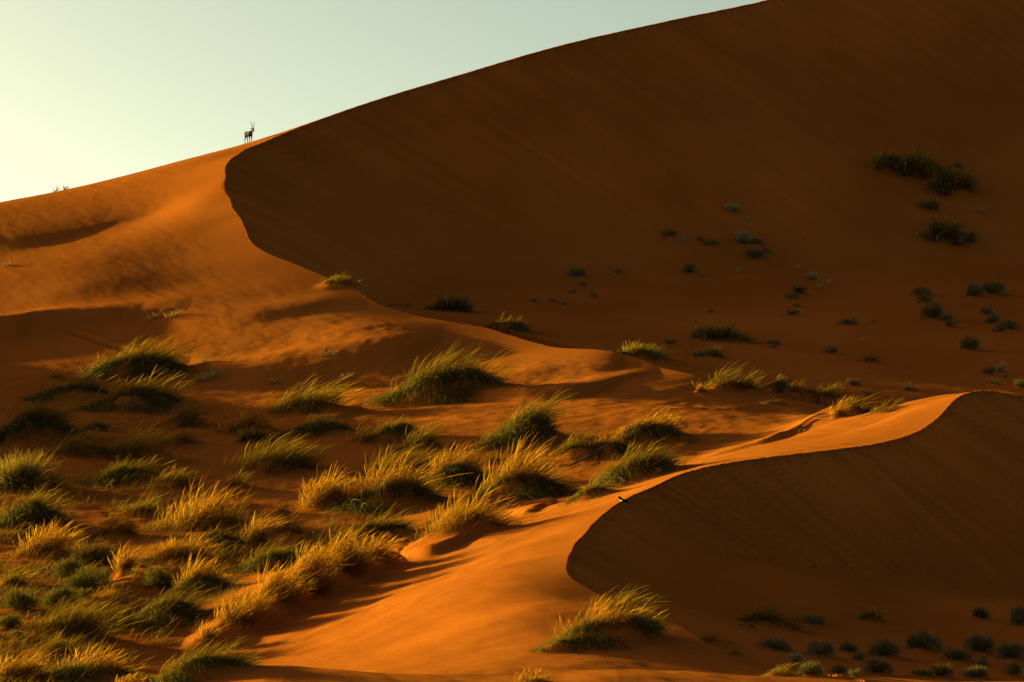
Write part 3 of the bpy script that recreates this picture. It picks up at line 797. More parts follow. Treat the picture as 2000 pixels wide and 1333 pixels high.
for i, j in zip(*np.nonzero(SNAP)):            # on a brink the windward side sets the normal
    lo, hi = LEE[i - 1, j] or SNAP[i - 1, j], LEE[i + 1, j] or SNAP[i + 1, j]
    if not lo: dv[i, j] = VERT[i - 1, j] - VERT[i - 2, j]
    elif not hi: dv[i, j] = VERT[i + 2, j] - VERT[i + 1, j]
    lo, hi = LEE[i, j - 1] or SNAP[i, j - 1], LEE[i, j + 1] or SNAP[i, j + 1]
    if not lo: du[i, j] = VERT[i, j - 1] - VERT[i, j - 2]
    elif not hi: du[i, j] = VERT[i, j + 2] - VERT[i, j + 1]
    else:
        k = i - 1 if not (LEE[i - 1, j] or SNAP[i - 1, j]) else i + 1
        du[i, j] = du[k, j]
NRM = np.cross(du, dv); NRM /= np.linalg.norm(NRM, axis=-1, keepdims=True) + 1e-12
nr, nc = GX.shape
IDX = np.arange(nr * nc).reshape(nr, nc)
QUAD = np.stack([IDX[:-1, :-1], IDX[:-1, 1:], IDX[1:, 1:], IDX[1:, :-1]], -1).reshape(-1, 4)
fcx = (GX[:-1, :-1] + GX[1:, 1:]).ravel() / 2; fcy = (GY[:-1, :-1] + GY[1:, 1:]).ravel() / 2
fHS = HS[:-1, :-1].ravel()
fA = in_poly(fcx, fcy, polyA); fB = in_poly(fcx, fcy, polyB)
front_poly = [tuple(P(*t)[:2]) for t in [(380, 1245, 107), (430, 1222, 112), (600, 1135, 120.5), (720, 1097, 125), (850, 1071, 125.5), (1000, 1033, 131), (1150, 990, 135),
                                         (1330, 915, 143), (1400, 893, 149), (1500, 863, 153), (1600, 834, 157), (1800, 786, 160), (1905, 763, 158), (2300, 790, 165), (2300, 790, 150)]]
front_poly += [tuple(p[:2]) for p in brB[60:-60]] + [tuple(P(*t)[:2]) for t in [(1490, 1312, 89), (1000, 1320, 90), (480, 1310, 90)]]
fF = in_poly(fcx, fcy, front_poly) | (fB & (fHS > 0.3) & (fcy < 175))
fG = (fA | ((fcy > 226) & (np.abs(fcx) < 400) & (fcy < 520))) & ~fF
fR = fB & ~fF & ~fG
fV = ~(fF | fG | fR)

def ground_object(name, mask, mat):
    q = QUAD[mask]
    used = np.zeros(nr * nc, bool); used[q.ravel()] = True
    remap = np.cumsum(used) - 1
    v = VERT.reshape(-1, 3)[used]; n = NRM.reshape(-1, 3)[used]
    f = remap[q]
    sn = SNAP.ravel()[q]
    d02 = sn[:, 0] & sn[:, 2] & ~(sn[:, 1] & sn[:, 3]); d13 = sn[:, 1] & sn[:, 3] & ~(sn[:, 0] & sn[:, 2])
    tri = np.vstack([f[d02][:, [0, 1, 2]], f[d02][:, [0, 2, 3]], f[d13][:, [0, 1, 3]], f[d13][:, [1, 2, 3]]])
    f = f[~(d02 | d13)]
    loops = np.concatenate([f.ravel(), tri.ravel()]).astype(np.int32)
    starts = np.concatenate([np.arange(0, f.size, 4), f.size + np.arange(0, tri.size, 3)]).astype(np.int32)
    me = bpy.data.meshes.new(name)
    me.vertices.add(len(v)); me.vertices.foreach_set('co', v.astype(np.float32).ravel())
    me.loops.add(len(loops)); me.loops.foreach_set('vertex_index', loops)
    me.polygons.add(len(starts)); me.polygons.foreach_set('loop_start', starts)
    me.polygons.foreach_set('use_smooth', np.ones(len(starts), bool))
    me.update()
    sa = me.attributes.new('streak', 'FLOAT', 'POINT'); sa.data.foreach_set('value', STK.ravel()[used].astype(np.float32))
    me.normals_split_custom_set_from_vertices(n.astype(np.float32))
    me.materials.append(mat)
    o = bpy.data.objects.new(name, me); COL.objects.link(o)
    o['kind'] = 'structure'
    return o
ground_object('great_dune', fG, SAND)
ground_object('front_dune', fF, SAND_RIPPLED)
ground_object('sand_flat', fR, SAND_VALLEY)
ground_object('sand_valley', fV, SAND_VALLEY)

# ------------------------------------------------------------------ blades
def ribbons(root, path, width, tint0, tint1, side):
    """tapering strips. root (n,3), path (n,k,3) offsets, width (n,k), side (n,3) unit"""
    n, k, _ = path.shape
    P3 = root[:, None, :] + path
    Lp = P3 - side[:, None, :] * width[..., None] * 0.5
    Rp = P3 + side[:, None, :] * width[..., None] * 0.5
    V = np.stack([Lp, Rp], 2).reshape(n, k * 2, 3)
    base = (np.arange(n) * k * 2)[:, None, None]
    q = np.array([[2 * i, 2 * i + 1, 2 * i + 3, 2 * i + 2] for i in range(k - 1)])[None]
    F = (base + q).reshape(-1, 4)
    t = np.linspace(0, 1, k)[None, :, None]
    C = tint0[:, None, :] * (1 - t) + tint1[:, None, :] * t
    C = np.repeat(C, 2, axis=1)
    return V.reshape(-1, 3), F, C.reshape(-1, 3)

def mesh_from(name, sets, mat, parent):
    if not sets: return None
    Vs, Fs, Cs = [], [], []
    o = 0
    for V, F, C in sets:
        Vs.append(V); Fs.append(F + o); Cs.append(C); o += len(V)
    V = np.vstack(Vs); F = np.vstack(Fs); C = np.vstack(Cs)
    org = np.array(parent.location)
    me = bpy.data.meshes.new(name)
    me.vertices.add(len(V)); me.vertices.foreach_set('co', (V - org).astype(np.float32).ravel())
    me.loops.add(F.size); me.loops.foreach_set('vertex_index', F.astype(np.int32).ravel())
    me.polygons.add(len(F)); me.polygons.foreach_set('loop_start', np.arange(0, F.size, 4, dtype=np.int32))
    me.update()
    at = me.color_attributes.new('tint', 'FLOAT_COLOR', 'POINT')
    at.data.foreach_set('color', np.column_stack([C, np.ones(len(C))]).astype(np.float32).ravel())
    me.materials.append(mat)
    ob = bpy.data.objects.new(name, me); COL.objects.link(ob)
    ob.parent = parent
    return ob

def unit(v): return v / (np.linalg.norm(v, axis=-1, keepdims=True) + 1e-9)
def ground(x, y): return grid_lookup(H, x, y)

GREEN = np.array((0.085, 0.061, 0.016)); OLIVE = np.array((0.145, 0.072, 0.009)); GOLD = np.array((0.35, 0.124, 0.010)); STRAW = np.array((0.36, 0.24, 0.08))
DARK = np.array((0.055, 0.047, 0.016)); BROWN = np.array((0.13, 0.060, 0.013)); GREY = np.array((0.23, 0.165, 0.09)); BLUE = np.array((0.16, 0.125, 0.11)); PALE = np.array((0.45, 0.36, 0.19))

def vary(col, n, s=0.3, r=None):
    r = rng if r is None else r
    f = np.exp(r.normal(0, s, (n, 1)))
    return np.clip(col[None] * f * (1 + r.normal(0, 0.08, (n, 3))), 0.004, 0.6)

def disc(n, rx, ry, r, power=0.5):
    th = r.random(n) * 2 * math.pi; rad = r.random(n) ** power
    return np.cos(th) * rad * rx, np.sin(th) * rad * ry, np.cos(th) * rad, np.sin(th) * rad

def curve_paths(n, r, length, d0, wind, droop, k=4):
    t = np.linspace(0, 1, k)[None, :, None]
    L = length[:, None, None]
    bend = np.zeros((n, 3)); bend[:, 0] = wind; bend[:, 1] = -0.10 * np.abs(wind) + r.normal(0, 0.08, n); bend[:, 2] = -droop
    return L * (d0[:, None, :] * t + bend[:, None, :] * t ** 2)

def side_of(n, r, d0):
    a = r.random(n) * 2 * math.pi
    s = np.stack([np.cos(a), np.sin(a), 0.15 * r.normal(0, 1, n)], -1)
    s = s - (s * d0).sum(-1, keepdims=True) * d0
    return unit(s)

def tussock(q, r, style):
    """blades rooted on the ground round (cx, cy)"""
    w, h, cx, cy, ry = q['w'], q['h'], q['cx'], q['cy'], q['ry']
    px = K * cy
    area = (w / px) * (h / px) / 4.0 * (0.5 if 'pointed knoll' in q['label'] else 1.0)
    rx = 0.47 * w
    out = {}
    top = max(h - q['mh'] * 0.75, 0.45 * h)
    def roots(n, sx, sy, back=0.0):
        # sub-clumps with their own height, lean and age make the outline uneven
        nb = int(np.clip(4 + w / 0.45, 5, 26))
        bx, by, _, _ = disc(nb, sx * 1.0, sy * 1.0, r, 0.55)
        by = by * (1 - 0.5 * abs(back)) + back * sy * 0.75
        bs = 0.45 + 0.75 * r.random(nb) ** 1.3
        wt = bs ** 1.5; wt /= wt.sum()
        pick = r.choice(nb, n, p=wt)
        q['pick'] = pick; q['gust'] = r.normal(0, 1, nb)
        age = r.random(nb)[pick][:, None]                         # 0 green, 1 dead straw
        q['age'] = np.clip(age + r.normal(0, 0.15, (n, 1)), 0, 1)
        tight = np.minimum(0.16 * sx, 0.34) + 0.03 * sx
        ox = bx[pick] + r.normal(0, 1, n) * tight * (0.6 + 0.6 * bs[pick]); oy = by[pick] + r.normal(0, 1, n) * np.minimum(0.2 * sy, 0.3)
        x = cx + ox; y = cy + oy
        edge = np.clip(np.hypot(ox / sx, oy / sy), 0, 1.3)
        return np.stack([x, y, ground(x, y) - 0.02], -1), ox / sx, oy / sy, edge, bs[pick]
    wk = px * 0.82                              # strip width that stays just visible
    if style in 'GOBH':
        # basal blades
        n = int(np.clip(area * {'G': 0.34, 'O': 0.48, 'B': 0.42, 'H': 0.44}[style], 60, 1500))
        rt, ox, oy, e, bs = roots(n, rx, ry, 0.45 if style in 'HB' else 0.0)
        d0 = unit(np.stack([ox * 0.55 + r.normal(0, 0.42, n) + 0.06 + 0.34 * q['gust'][q['pick']], oy * 0.55 + r.normal(0, 0.42, n), np.full(n, 1.0)], -1))
        ln = top * {'G': 1.0, 'B': 1.0, 'O': 1.08, 'H': 1.2}[style] * (0.30 + 0.60 * r.random(n)) * (1.08 - 0.35 * e) * (0.35 + 0.65 * bs)
        wind = 0.22 + 0.25 * r.random(n); droop = 0.16 + 0.30 * r.random(n)
        path = curve_paths(n, r, ln, d0, wind, droop)
        wd = wk * (0.7 + 0.9 * r.random(n) ** 2)[:, None] * np.array([0.9, 1.0, 0.75, 0.18])[None]
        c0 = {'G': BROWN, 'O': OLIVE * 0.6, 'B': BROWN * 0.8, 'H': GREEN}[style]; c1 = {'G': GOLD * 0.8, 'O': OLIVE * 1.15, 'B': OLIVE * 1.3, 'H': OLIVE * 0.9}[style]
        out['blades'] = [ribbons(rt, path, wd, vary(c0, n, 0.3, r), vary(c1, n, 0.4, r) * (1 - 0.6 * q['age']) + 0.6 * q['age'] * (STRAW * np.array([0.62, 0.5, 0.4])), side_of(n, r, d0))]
        # plumed stems
        n = int(np.clip(area * {'G': 0.36, 'O': 0.18, 'B': 0.30, 'H': 0.13}[style], 25, 700))
        rt, ox, oy, e, bs = roots(n, rx * 0.92, ry * 0.85, 0.5 if style in 'HB' else 0.0)
        d0 = unit(np.stack([ox * 0.35 + r.normal(0, 0.24, n) + 0.05 + 0.26 * q['gust'][q['pick']], oy * 0.3 + r.normal(0, 0.24, n), np.full(n, 1.0)], -1))
        ln = top * (0.50 + 0.75 * r.random(n) ** 1.8) * (1.08 - 0.30 * e) * (0.8 + 0.35 * bs)
        wind = {'G': 0.18, 'O': 0.42, 'B': 0.25, 'H': 0.40}[style] + 0.45 * r.random(n) ** 2; droop = 0.06 + 0.50 * r.random(n) ** 2
        path = curve_paths(n, r, ln, d0, wind, droop, 6)
        wd = wk * (0.8 + 0.5 * r.random(n))[:, None] * np.array([0.45, 0.42, 0.5, 0.95, 1.15, 0.25])[None]
        c0 = {'G': BROWN * 1.3, 'O': OLIVE, 'B': BROWN * 1.4, 'H': OLIVE}[style]; c1 = {'G': GOLD * 1.25, 'O': OLIVE * 1.4, 'B': GOLD * 1.2, 'H': OLIVE * 1.25}[style]
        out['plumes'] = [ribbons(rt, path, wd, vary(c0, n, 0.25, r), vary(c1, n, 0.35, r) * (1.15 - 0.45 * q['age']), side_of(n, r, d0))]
    if style in 'HBD':
        # blades that hang down the sides and lie on the sand
        n = int(np.clip(area * {'H': 1.0, 'B': 0.65, 'D': 0.75}[style], 60, 1700))
        rt, ox, oy, e, bs = roots(n, rx * 1.08, ry * 1.05, -0.15)
        d0 = unit(np.stack([ox * 0.75 + r.normal(0, 0.42, n), oy * 0.6 + r.normal(0, 0.42, n) - 0.25, np.full(n, 0.95)], -1))
        ln = top * (0.45 + 0.65 * r.random(n)) * (1.0 if style != 'D' else 1.1)
        droop = 0.65 + 0.55 * r.random(n) if style != 'D' else 0.25 + 0.6 * r.random(n)
        path = curve_paths(n, r, ln, d0, 0.05 + 0.2 * r.random(n), droop)
        # keep tips on or above the sand
        tip = rt[:, None, :] + path
        gz = ground(tip[..., 0].ravel(), tip[..., 1].ravel()).reshape(tip.shape[:2])
        path[..., 2] = np.maximum(path[..., 2], gz + 0.015 - rt[:, None, 2])
        wd = wk * (0.8 + 0.55 * r.random(n))[:, None] * np.array([0.9, 1.0, 0.8, 0.2])[None]
        mixg = r.random((n, 1))
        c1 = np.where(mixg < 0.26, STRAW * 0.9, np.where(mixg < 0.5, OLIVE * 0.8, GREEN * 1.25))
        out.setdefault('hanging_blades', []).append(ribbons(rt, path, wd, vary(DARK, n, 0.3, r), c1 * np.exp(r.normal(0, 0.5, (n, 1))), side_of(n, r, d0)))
        # dry stubble at the foot
        n = int(np.clip(area * 0.10, 8, 140))
        rt, ox, oy, e, bs = roots(n, rx * 1.15, ry * 1.1)
        d0 = unit(np.stack([ox * 1.2 + r.normal(0, 0.5, n), oy * 1.2 + r.normal(0, 0.5, n) - 0.3, np.full(n, 0.35)], -1))
        path = curve_paths(n, r, top * (0.25 + 0.35 * r.random(n)), d0, 0.1 * r.normal(0, 1, n), 0.35 + 0.3 * r.random(n))
        tip = rt[:, None, :] + path
        gz = ground(tip[..., 0].ravel(), tip[..., 1].ravel()).reshape(tip.shape[:2])
        path[..., 2] = np.maximum(path[..., 2], gz + 0.015 - rt[:, None, 2])
        wd = wk * 0.8 * np.ones((n, 1)) * np.array([0.7, 0.8, 0.7, 0.3])[None]
        out['dead_blades'] = [ribbons(rt, path, wd, vary(BROWN, n, 0.3, r), vary(STRAW * 0.75, n, 0.35, r), side_of(n, r, d0))]
    if style in 'GOBH':
        # loose outlying stems round the clump
        n = int(np.clip(area * 0.10, 10, 160))
        ox, oy, ax, ay = disc(n, w * 0.85, min(w * 0.6, 2.6), r, 0.6)
        x = cx + ox + 0.1 * w; y = cy + oy
        rt = np.stack([x, y, ground(x, y) - 0.02], -1)
        d0 = unit(np.stack([r.normal(0.15, 0.3, n), r.normal(0, 0.3, n), np.full(n, 1.0)], -1))
        path = curve_paths(n, r, top * (0.18 + 0.40 * r.random(n) ** 2), d0, 0.2 + 0.4 * r.random(n), 0.1 + 0.4 * r.random(n), 5)
        wd = wk * 0.8 * np.ones((n, 1)) * np.array([0.6, 0.6, 0.8, 0.8, 0.2])[None]
        out['loose_stems'] = [ribbons(rt, path, wd, vary(OLIVE * 0.8, n, 0.3, r), vary(GOLD * 0.7 if style in 'GB' else OLIVE * 1.2, n, 0.35, r), side_of(n, r, d0))]
    if style == 'D':
        n = int(np.clip(area * 0.5, 40, 700))
        rt, ox, oy, e, bs = roots(n, rx * 0.8, ry * 0.8)
        d0 = unit(np.stack([ox * 0.6 + r.normal(0, 0.3, n), oy * 0.6 + r.normal(0, 0.3, n), np.full(n, 1.0)], -1))
        path = curve_paths(n, r, top * (0.55 + 0.75 * r.random(n)), d0, 0.05 + 0.2 * r.random(n), 0.1 + 0.3 * r.random(n))
        wd = wk * (0.7 + 0.5 * r.random(n))[:, None] * np.array([0.9, 0.9, 0.7, 0.2])[None]
        out['blades'] = [ribbons(rt, path, wd, vary(BROWN * 0.7, n, 0.3, r), vary(OLIVE * 1.9 + 0.01, n, 0.5, r), side_of(n, r, d0))]
    return out

def cushion(q, r, style):
    w, h, cx, cy, ry = q['w'], q['h'], q['cx'], q['cy'], q['ry']
    px = K * cy
    area = (w / px) * (h / px) / 4.0
    n = int(np.clip(area * 3.4, 80, 1700))
    rx = 0.5 * w
    # several lobes
    nb = int(np.clip(2 + w / (1.2 * h + 1e-6), 2, 5))
    lx = np.linspace(-0.55, 0.55, nb) * rx + r.normal(0, 0.06 * rx, nb); ly = r.normal(0, 0.25 * ry, nb)
    lr = (0.42 + 0.22 * r.random(nb)) * rx if nb > 2 else np.array([0.62, 0.55]) * rx
    lh = h * (0.62 + 0.38 * r.random(nb)); lh[r.integers(0, nb)] = h
    b = r.integers(0, nb, n)
    th = r.random(n) * 2 * math.pi; cz = r.random(n) ** 0.8
    cr = np.sqrt(1 - cz ** 2)
    rad = (0.45 + 0.60 * r.random(n) ** 0.8) * (0.78 + 0.5 * vnoise(th * 1.9 + 7 * b, cz * 3.0 + k_) + 0.22)
    nx, ny, nz = np.cos(th) * cr, np.sin(th) * cr, cz
    x = cx + lx[b] + nx * lr[b] * rad; y = cy + ly[b] + ny * np.minimum(lr[b], ry) * rad
    g = ground(x, y)
    z = g - 0.02 + nz * lh[b] * rad * 0.86
    d0 = unit(np.stack([nx + r.normal(0, 0.45, n), ny + r.normal(0, 0.45, n), nz * 0.9 + 0.35 + r.normal(0, 0.35, n)], -1))
    ln = np.clip(h * 0.30, 0.12, 0.42) * (0.4 + 1.1 * r.random(n))
    path = curve_paths(n, r, ln, d0, 0.05 * r.normal(0, 1, n), 0.05 * np.ones(n), 3)
    wd = px * (0.6 + 0.6 * r.random(n))[:, None] * np.array([0.8, 1.0, 0.3])[None]
    if style == 'Q':
        c0, c1 = GREY, PALE * 0.9
    else:
        k = r.random()
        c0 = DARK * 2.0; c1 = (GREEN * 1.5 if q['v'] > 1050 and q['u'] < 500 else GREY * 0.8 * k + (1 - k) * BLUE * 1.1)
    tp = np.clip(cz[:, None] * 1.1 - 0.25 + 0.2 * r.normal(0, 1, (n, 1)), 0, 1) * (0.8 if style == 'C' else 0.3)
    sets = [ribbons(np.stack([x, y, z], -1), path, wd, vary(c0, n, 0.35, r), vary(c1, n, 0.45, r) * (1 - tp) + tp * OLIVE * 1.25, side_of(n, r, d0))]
    # woody stems from the foot
    n = int(np.clip(area * 0.5, 16, 200))
    ox, oy, ax, ay = disc(n, rx * 0.35, ry * 0.35, r)
    x = cx + ox; y = cy + oy
    rt = np.stack([x, y, ground(x, y) - 0.02], -1)
    d0 = unit(np.stack([ax * 1.0 + r.normal(0, 0.3, n), ay + r.normal(0, 0.3, n), np.full(n, 0.7)], -1))
    L = np.stack([np.abs(d0[:, 0]) * rx, np.abs(d0[:, 1]) * ry, np.abs(d0[:, 2]) * h], -1)
    ln = np.linalg.norm(L, axis=1) * (0.75 + 0.6 * r.random(n))
    path = curve_paths(n, r, ln, d0, 0.05 * r.normal(0, 1, n), 0.0 * np.ones(n), 4)
    wd = px * 0.6 * np.ones((n, 1)) * np.array([1.0, 0.8, 0.6, 0.3])[None]
    tw = [ribbons(rt, path, wd, vary(BROWN * 0.6, n, 0.2, r), vary(OLIVE * 1.3 + 0.02, n, 0.4, r), side_of(n, r, d0))]
    return {'foliage': sets, 'stems': tw}

def sprig(q, r):
    w, h, cx, cy = q['w'], q['h'], q['cx'], q['cy']
    px = K * cy
    n = int(np.clip(6 + w / px * 0.9, 7, 60))
    ox, oy, ax, ay = disc(n, 0.38 * w, 0.25 * w, r)
    x = cx + ox; y = cy + oy
    rt = np.stack([x, y, ground(x, y) - 0.02], -1)
    d0 = unit(np.stack([r.normal(0, 0.55, n) + 0.15, r.normal(0, 0.5, n), 0.35 + 0.9 * r.random(n)], -1))
    path = curve_paths(n, r, h * (0.6 + 0.6 * r.random(n)), d0, 0.25 * r.random(n), 0.25 * r.random(n), 5)
    wd = px * 0.85 * np.ones((n, 1)) * np.array([0.8, 0.7, 0.8, 0.9, 0.4])[None]
    A = ribbons(rt, path, wd, vary(BROWN, n, 0.3, r), vary(STRAW, n, 0.3, r), side_of(n, r, d0))
    # side twigs
    m = n * 2
    pick = r.integers(0, n, m); kk = r.integers(1, 4, m)
    rt2 = rt[pick] + path[pick, kk]
    d1 = unit(r.normal(0, 0.7, (m, 3)) + np.array([0.2, 0, 0.5]))
    p2 = curve_paths(m, r, h * (0.2 + 0.25 * r.random(m)), d1, 0.1 * r.random(m), 0.15 * r.random(m), 3)
    B = ribbons(rt2, p2, px * 0.7 * np.ones((m, 3)), vary(STRAW * 0.8, m, 0.3, r), vary(PALE, m, 0.3, r), side_of(m, r, d1))
    return {'stalks': [A], 'side_twigs': [B]}

MATS = {'blades': LEAF, 'plumes': PLUME, 'hanging_blades': LEAF, 'dead_blades': TWIG, 'foliage': SHRUB, 'stems': TWIG, 'stalks': TWIG, 'side_twigs': TWIG, 'loose_stems': LEAF}
for k_, q in enumerate(PLACED):
    r = np.random.default_rng(1000 + k_)
    st = q['style']
    parts = cushion(q, r, st) if st in 'CQ' else sprig(q, r) if st == 'S' else tussock(q, r, st)
    name = 'cushion_shrub' if st in 'CQ' else 'dry_sprig' if st == 'S' else 'grass_tussock'
    root = bpy.data.objects.new(name, None); COL.objects.link(root)
    root.location = (q['cx'], q['cy'], float(ground(np.array([q['cx']]), np.array([q['cy']]))[0]))
    root.empty_display_size = 0.2
    root['label'] = q['label']; root['group'] = q['group']
    root['category'] = {'cushion_shrub': 'shrub', 'dry_sprig': 'dry plant', 'grass_tussock': 'grass'}[name]
    for pn, sets in parts.items():
        mesh_from(pn, sets, MATS[pn], root)['kind'] = 'stuff'      # blades too fine to pick apart

# ------------------------------------------------------------------ thin grass and straw scattered over the valley floor
r = np.random.default_rng(77)
n = 34000
uu = r.random(n) * 1150 - 60; vv = 740 + 610 * r.random(n) ** 0.8
dens = np.clip(1.5 * fbm(uu * 0.012, vv * 0.022 + 4, 3) + 0.30 + 0.35 * sstep(700, 100, uu) * 1.0, 0, 1)
keep = (r.random(n) < dens * 0.6) & (vv > 800 + 0.10 * np.maximum(uu - 300, 0)) & (vv < np.interp(uu, [0, 380, 440, 740, 900, 1150], [1400, 1240, 1200, 1075, 1010, 930]))
uu, vv = uu[keep], vv[keep]
aa = (uu - 1000.0) * K; tt = (EYE_ROW - vv) * K
ds = np.linspace(88, 215, 420)
found = np.full(len(uu), 150.0); done = np.zeros(len(uu), bool)
for d_ in ds:
    hit = ~done & (grid_lookup(H, aa * d_, np.full(len(uu), d_)) >= tt * d_)
    found[hit] = d_; done |= hit
rep_ = r.integers(2, 9, len(aa))
x, y = np.repeat(aa * found, rep_), np.repeat(found, rep_)
n = len(x)
x = x + r.normal(0, 0.13, n); y = y + r.normal(0, 0.13, n)
rt = np.stack([x, y, ground(x, y) - 0.01], -1)
flat = r.random(n) < 0.25
up = np.where(flat, 0.12, 1.0)
d0 = unit(np.stack([r.normal(0.2, 0.4, n) + 0.5 * flat, r.normal(0, 0.4, n), up], -1))
ln = np.exp(r.normal(-1.0, 0.5, n))
path = curve_paths(n, r, ln, d0, 0.15 + 0.45 * r.random(n), np.where(flat, 0.0, 0.05 + 0.45 * r.random(n)), 4)
wd = (K * y * (0.55 + 0.4 * r.random(n)))[:, None] * np.array([0.8, 0.9, 0.8, 0.25])[None]
mixc = r.random((n, 1))
c1 = np.where(mixc < 0.45, OLIVE, np.where(mixc < 0.75, GOLD * 0.8, STRAW * 0.7)) * np.exp(r.normal(0, 0.3, (n, 1)))
V_, F_, C_ = ribbons(rt, path, wd, vary(BROWN * 0.8, n, 0.3, r), c1, side_of(n, r, d0))
holder = bpy.data.objects.new('scattered_grass', None)
cover = mesh_from('scattered_grass', [(V_, F_, C_)], LEAF, holder)
cover.parent = None
bpy.data.objects.remove(holder)
cover.name = 'scattered_grass'
cover['kind'] = 'stuff'; cover['label'] = 'thin single grass stems and fallen straw scattered over the valley sand'; cover['category'] = 'grass'
# ------------------------------------------------------------------ tubes and lofts
def loft(rings, cap=True):
    """rings: list of (n,3) arrays; returns verts, faces"""
    n = len(rings[0]); V = np.vstack(rings); F = []
    for k in range(len(rings) - 1):
        for i in range(n):
            a = k * n + i; b = k * n + (i + 1) % n
            F.append((a, b, b + n, a + n))
    if cap:
        F.append(tuple(range(n - 1, -1, -1))); F.append(tuple(range((len(rings) - 1) * n, len(rings) * n)))
    return V, F

def tube_rings(path, radii, n=10, squash=None):
    path = np.asarray(path, float); rings = []
    for i, p in enumerate(path):
        t = path[min(i + 1, len(path) - 1)] - path[max(i - 1, 0)]
        t /= np.linalg.norm(t) + 1e-9
        up = np.array([0, 0, 1.0]) if abs(t[2]) < 0.9 else np.array([1.0, 0, 0])
        s = np.cross(t, up); s /= np.linalg.norm(s); u2 = np.cross(s, t)
        a = np.linspace(0, 2 * math.pi, n, endpoint=False)[:, None]
        ra, rb = (radii[i], radii[i]) if squash is None else (radii[i] * squash[i], radii[i])
        rings.append(p + s * np.cos(a) * ra + u2 * np.sin(a) * rb)
    return rings

def add_mesh(name, pieces, mat, parent=None, smooth=True):
    V, F, o = [], [], 0
    for v, f in pieces:
        V.append(v); F += [tuple(i + o for i in q) for q in f]; o += len(v)
    me = bpy.data.meshes.new(name)
    me.from_pydata(np.vstack(V).tolist(), [], F); me.update()
    for p in me.polygons: p.use_smooth = smooth
    me.materials.append(mat)
    ob = bpy.data.objects.new(name, me); COL.objects.link(ob)
    if parent is not None: ob.parent = parent
    return ob

# ------------------------------------------------------------------ the antelope on the skyline
def coat_material():
    m, nt, out = new_mat('antelope_coat')
    N, L = nt.nodes.new, nt.links.new
    tc = N('ShaderNodeTexCoord'); sp = N('ShaderNodeSeparateXYZ'); L(tc.outputs['Object'], sp.inputs[0])
    def band(sock, lo, hi, soft=0.02):
        a = N('ShaderNodeMapRange'); a.interpolation_type = 'SMOOTHSTEP'
        a.inputs['From Min'].default_value = lo - soft; a.inputs['From Max'].default_value = lo + soft; L(sock, a.inputs['Value'])
        b = N('ShaderNodeMapRange'); b.interpolation_type = 'SMOOTHSTEP'
        b.inputs['From Min'].default_value = hi - soft; b.inputs['From Max'].default_value = hi + soft
        b.inputs['To Min'].default_value = 1; b.inputs['To Max'].default_value = 0; L(sock, b.inputs['Value'])
        c = N('ShaderNodeMath'); c.operation = 'MULTIPLY'; L(a.outputs['Result'], c.inputs[0]); L(b.outputs['Result'], c.inputs[1])
        return c.outputs[0]
    def mul(a, b):
        c = N('ShaderNodeMath'); c.operation = 'MULTIPLY'; L(a, c.inputs[0]); L(b, c.inputs[1]); return c.outputs[0]
    def over(base, col, fac):
        x = N('ShaderNodeMix'); x.data_type = 'RGBA'; L(fac, x.inputs[0])
        if isinstance(base, tuple): x.inputs[6].default_value = base
        else: L(base, x.inputs[6])
        x.inputs[7].default_value = col
        return x.outputs[2]
    X, Z = sp.outputs['X'], sp.outputs['Z']
    c = over((0.075, 0.048, 0.062, 1), (0.22, 0.16, 0.17, 1), band(Z, -0.2, 0.34))           # pale lower legs
    c = over(c, (0.012, 0.009, 0.008, 1), band(Z, 0.34, 0.66))                               # dark thighs and forearms
    c = over(c, (0.012, 0.009, 0.008, 1), mul(band(Z, 0.60, 0.72), band(X, -0.6, 0.6)))      # flank stripe
    c = over(c, (0.22, 0.16, 0.17, 1), mul(band(Z, 0.56, 0.615, 0.01), band(X, -0.42, 0.38)))   # pale belly
    c = over(c, (0.012, 0.009, 0.008, 1), mul(band(Z, 0.9, 1.04), band(X, -0.80, -0.60)))    # dark patch on the rump
    c = over(c, (0.20, 0.13, 0.12, 1), mul(band(X, 0.86, 1.40), band(Z, 0.8, 1.6)))          # pale head
    c = over(c, (0.012, 0.009, 0.008, 1), mul(band(X, 0.97, 1.10), band(Z, 0.9, 1.6)))      # dark face bar
    bs = N('ShaderNodeBsdfPrincipled'); bs.inputs['Roughness'].default_value = 0.9; bs.inputs['Specular IOR Level'].default_value = 0.0
    L(c, bs.inputs['Base Color']); L(bs.outputs['BSDF'], out.inputs['Surface'])
    return m

dd_ = np.linspace(286, 312, 300)                 # where that line of sight grazes the crest
zz_ = grid_lookup(H, (486 - 1000.0) * K * dd_, dd_)
d_o = dd_[int(np.argmax(zz_ / dd_))] - 1.2
ox_p = np.array([(486 - 1000.0) * K * d_o, d_o, float(grid_lookup(H, (486 - 1000.0) * K * d_o, d_o))])
oryx = bpy.data.objects.new('oryx', None); COL.objects.link(oryx)
oryx.location = ox_p.tolist(); YAW = R(-58)
oryx.rotation_euler = (0, 0, YAW)
oryx['label'] = 'long-horned grey antelope standing alone on the skyline crest, head turned to the camera'
oryx['category'] = 'antelope'
def foot(lx, ly):
    wx = ox_p[0] + lx * math.cos(YAW) - ly * math.sin(YAW); wy = ox_p[1] + lx * math.sin(YAW) + ly * math.cos(YAW)
    return float(ground(np.array([wx]), np.array([wy]))[0]) - ox_p[2] - 0.02
trunk = [(-0.74, 0, 0.98), (-0.66, 0, 0.97), (-0.45, 0, 0.94), (-0.15, 0, 0.87), (0.15, 0, 0.86), (0.38, 0, 0.90), (0.52, 0, 0.97), (0.62, 0, 1.04), (0.74, 0, 1.12), (0.84, 0.0, 1.19), (0.90, 0.0, 1.23)]
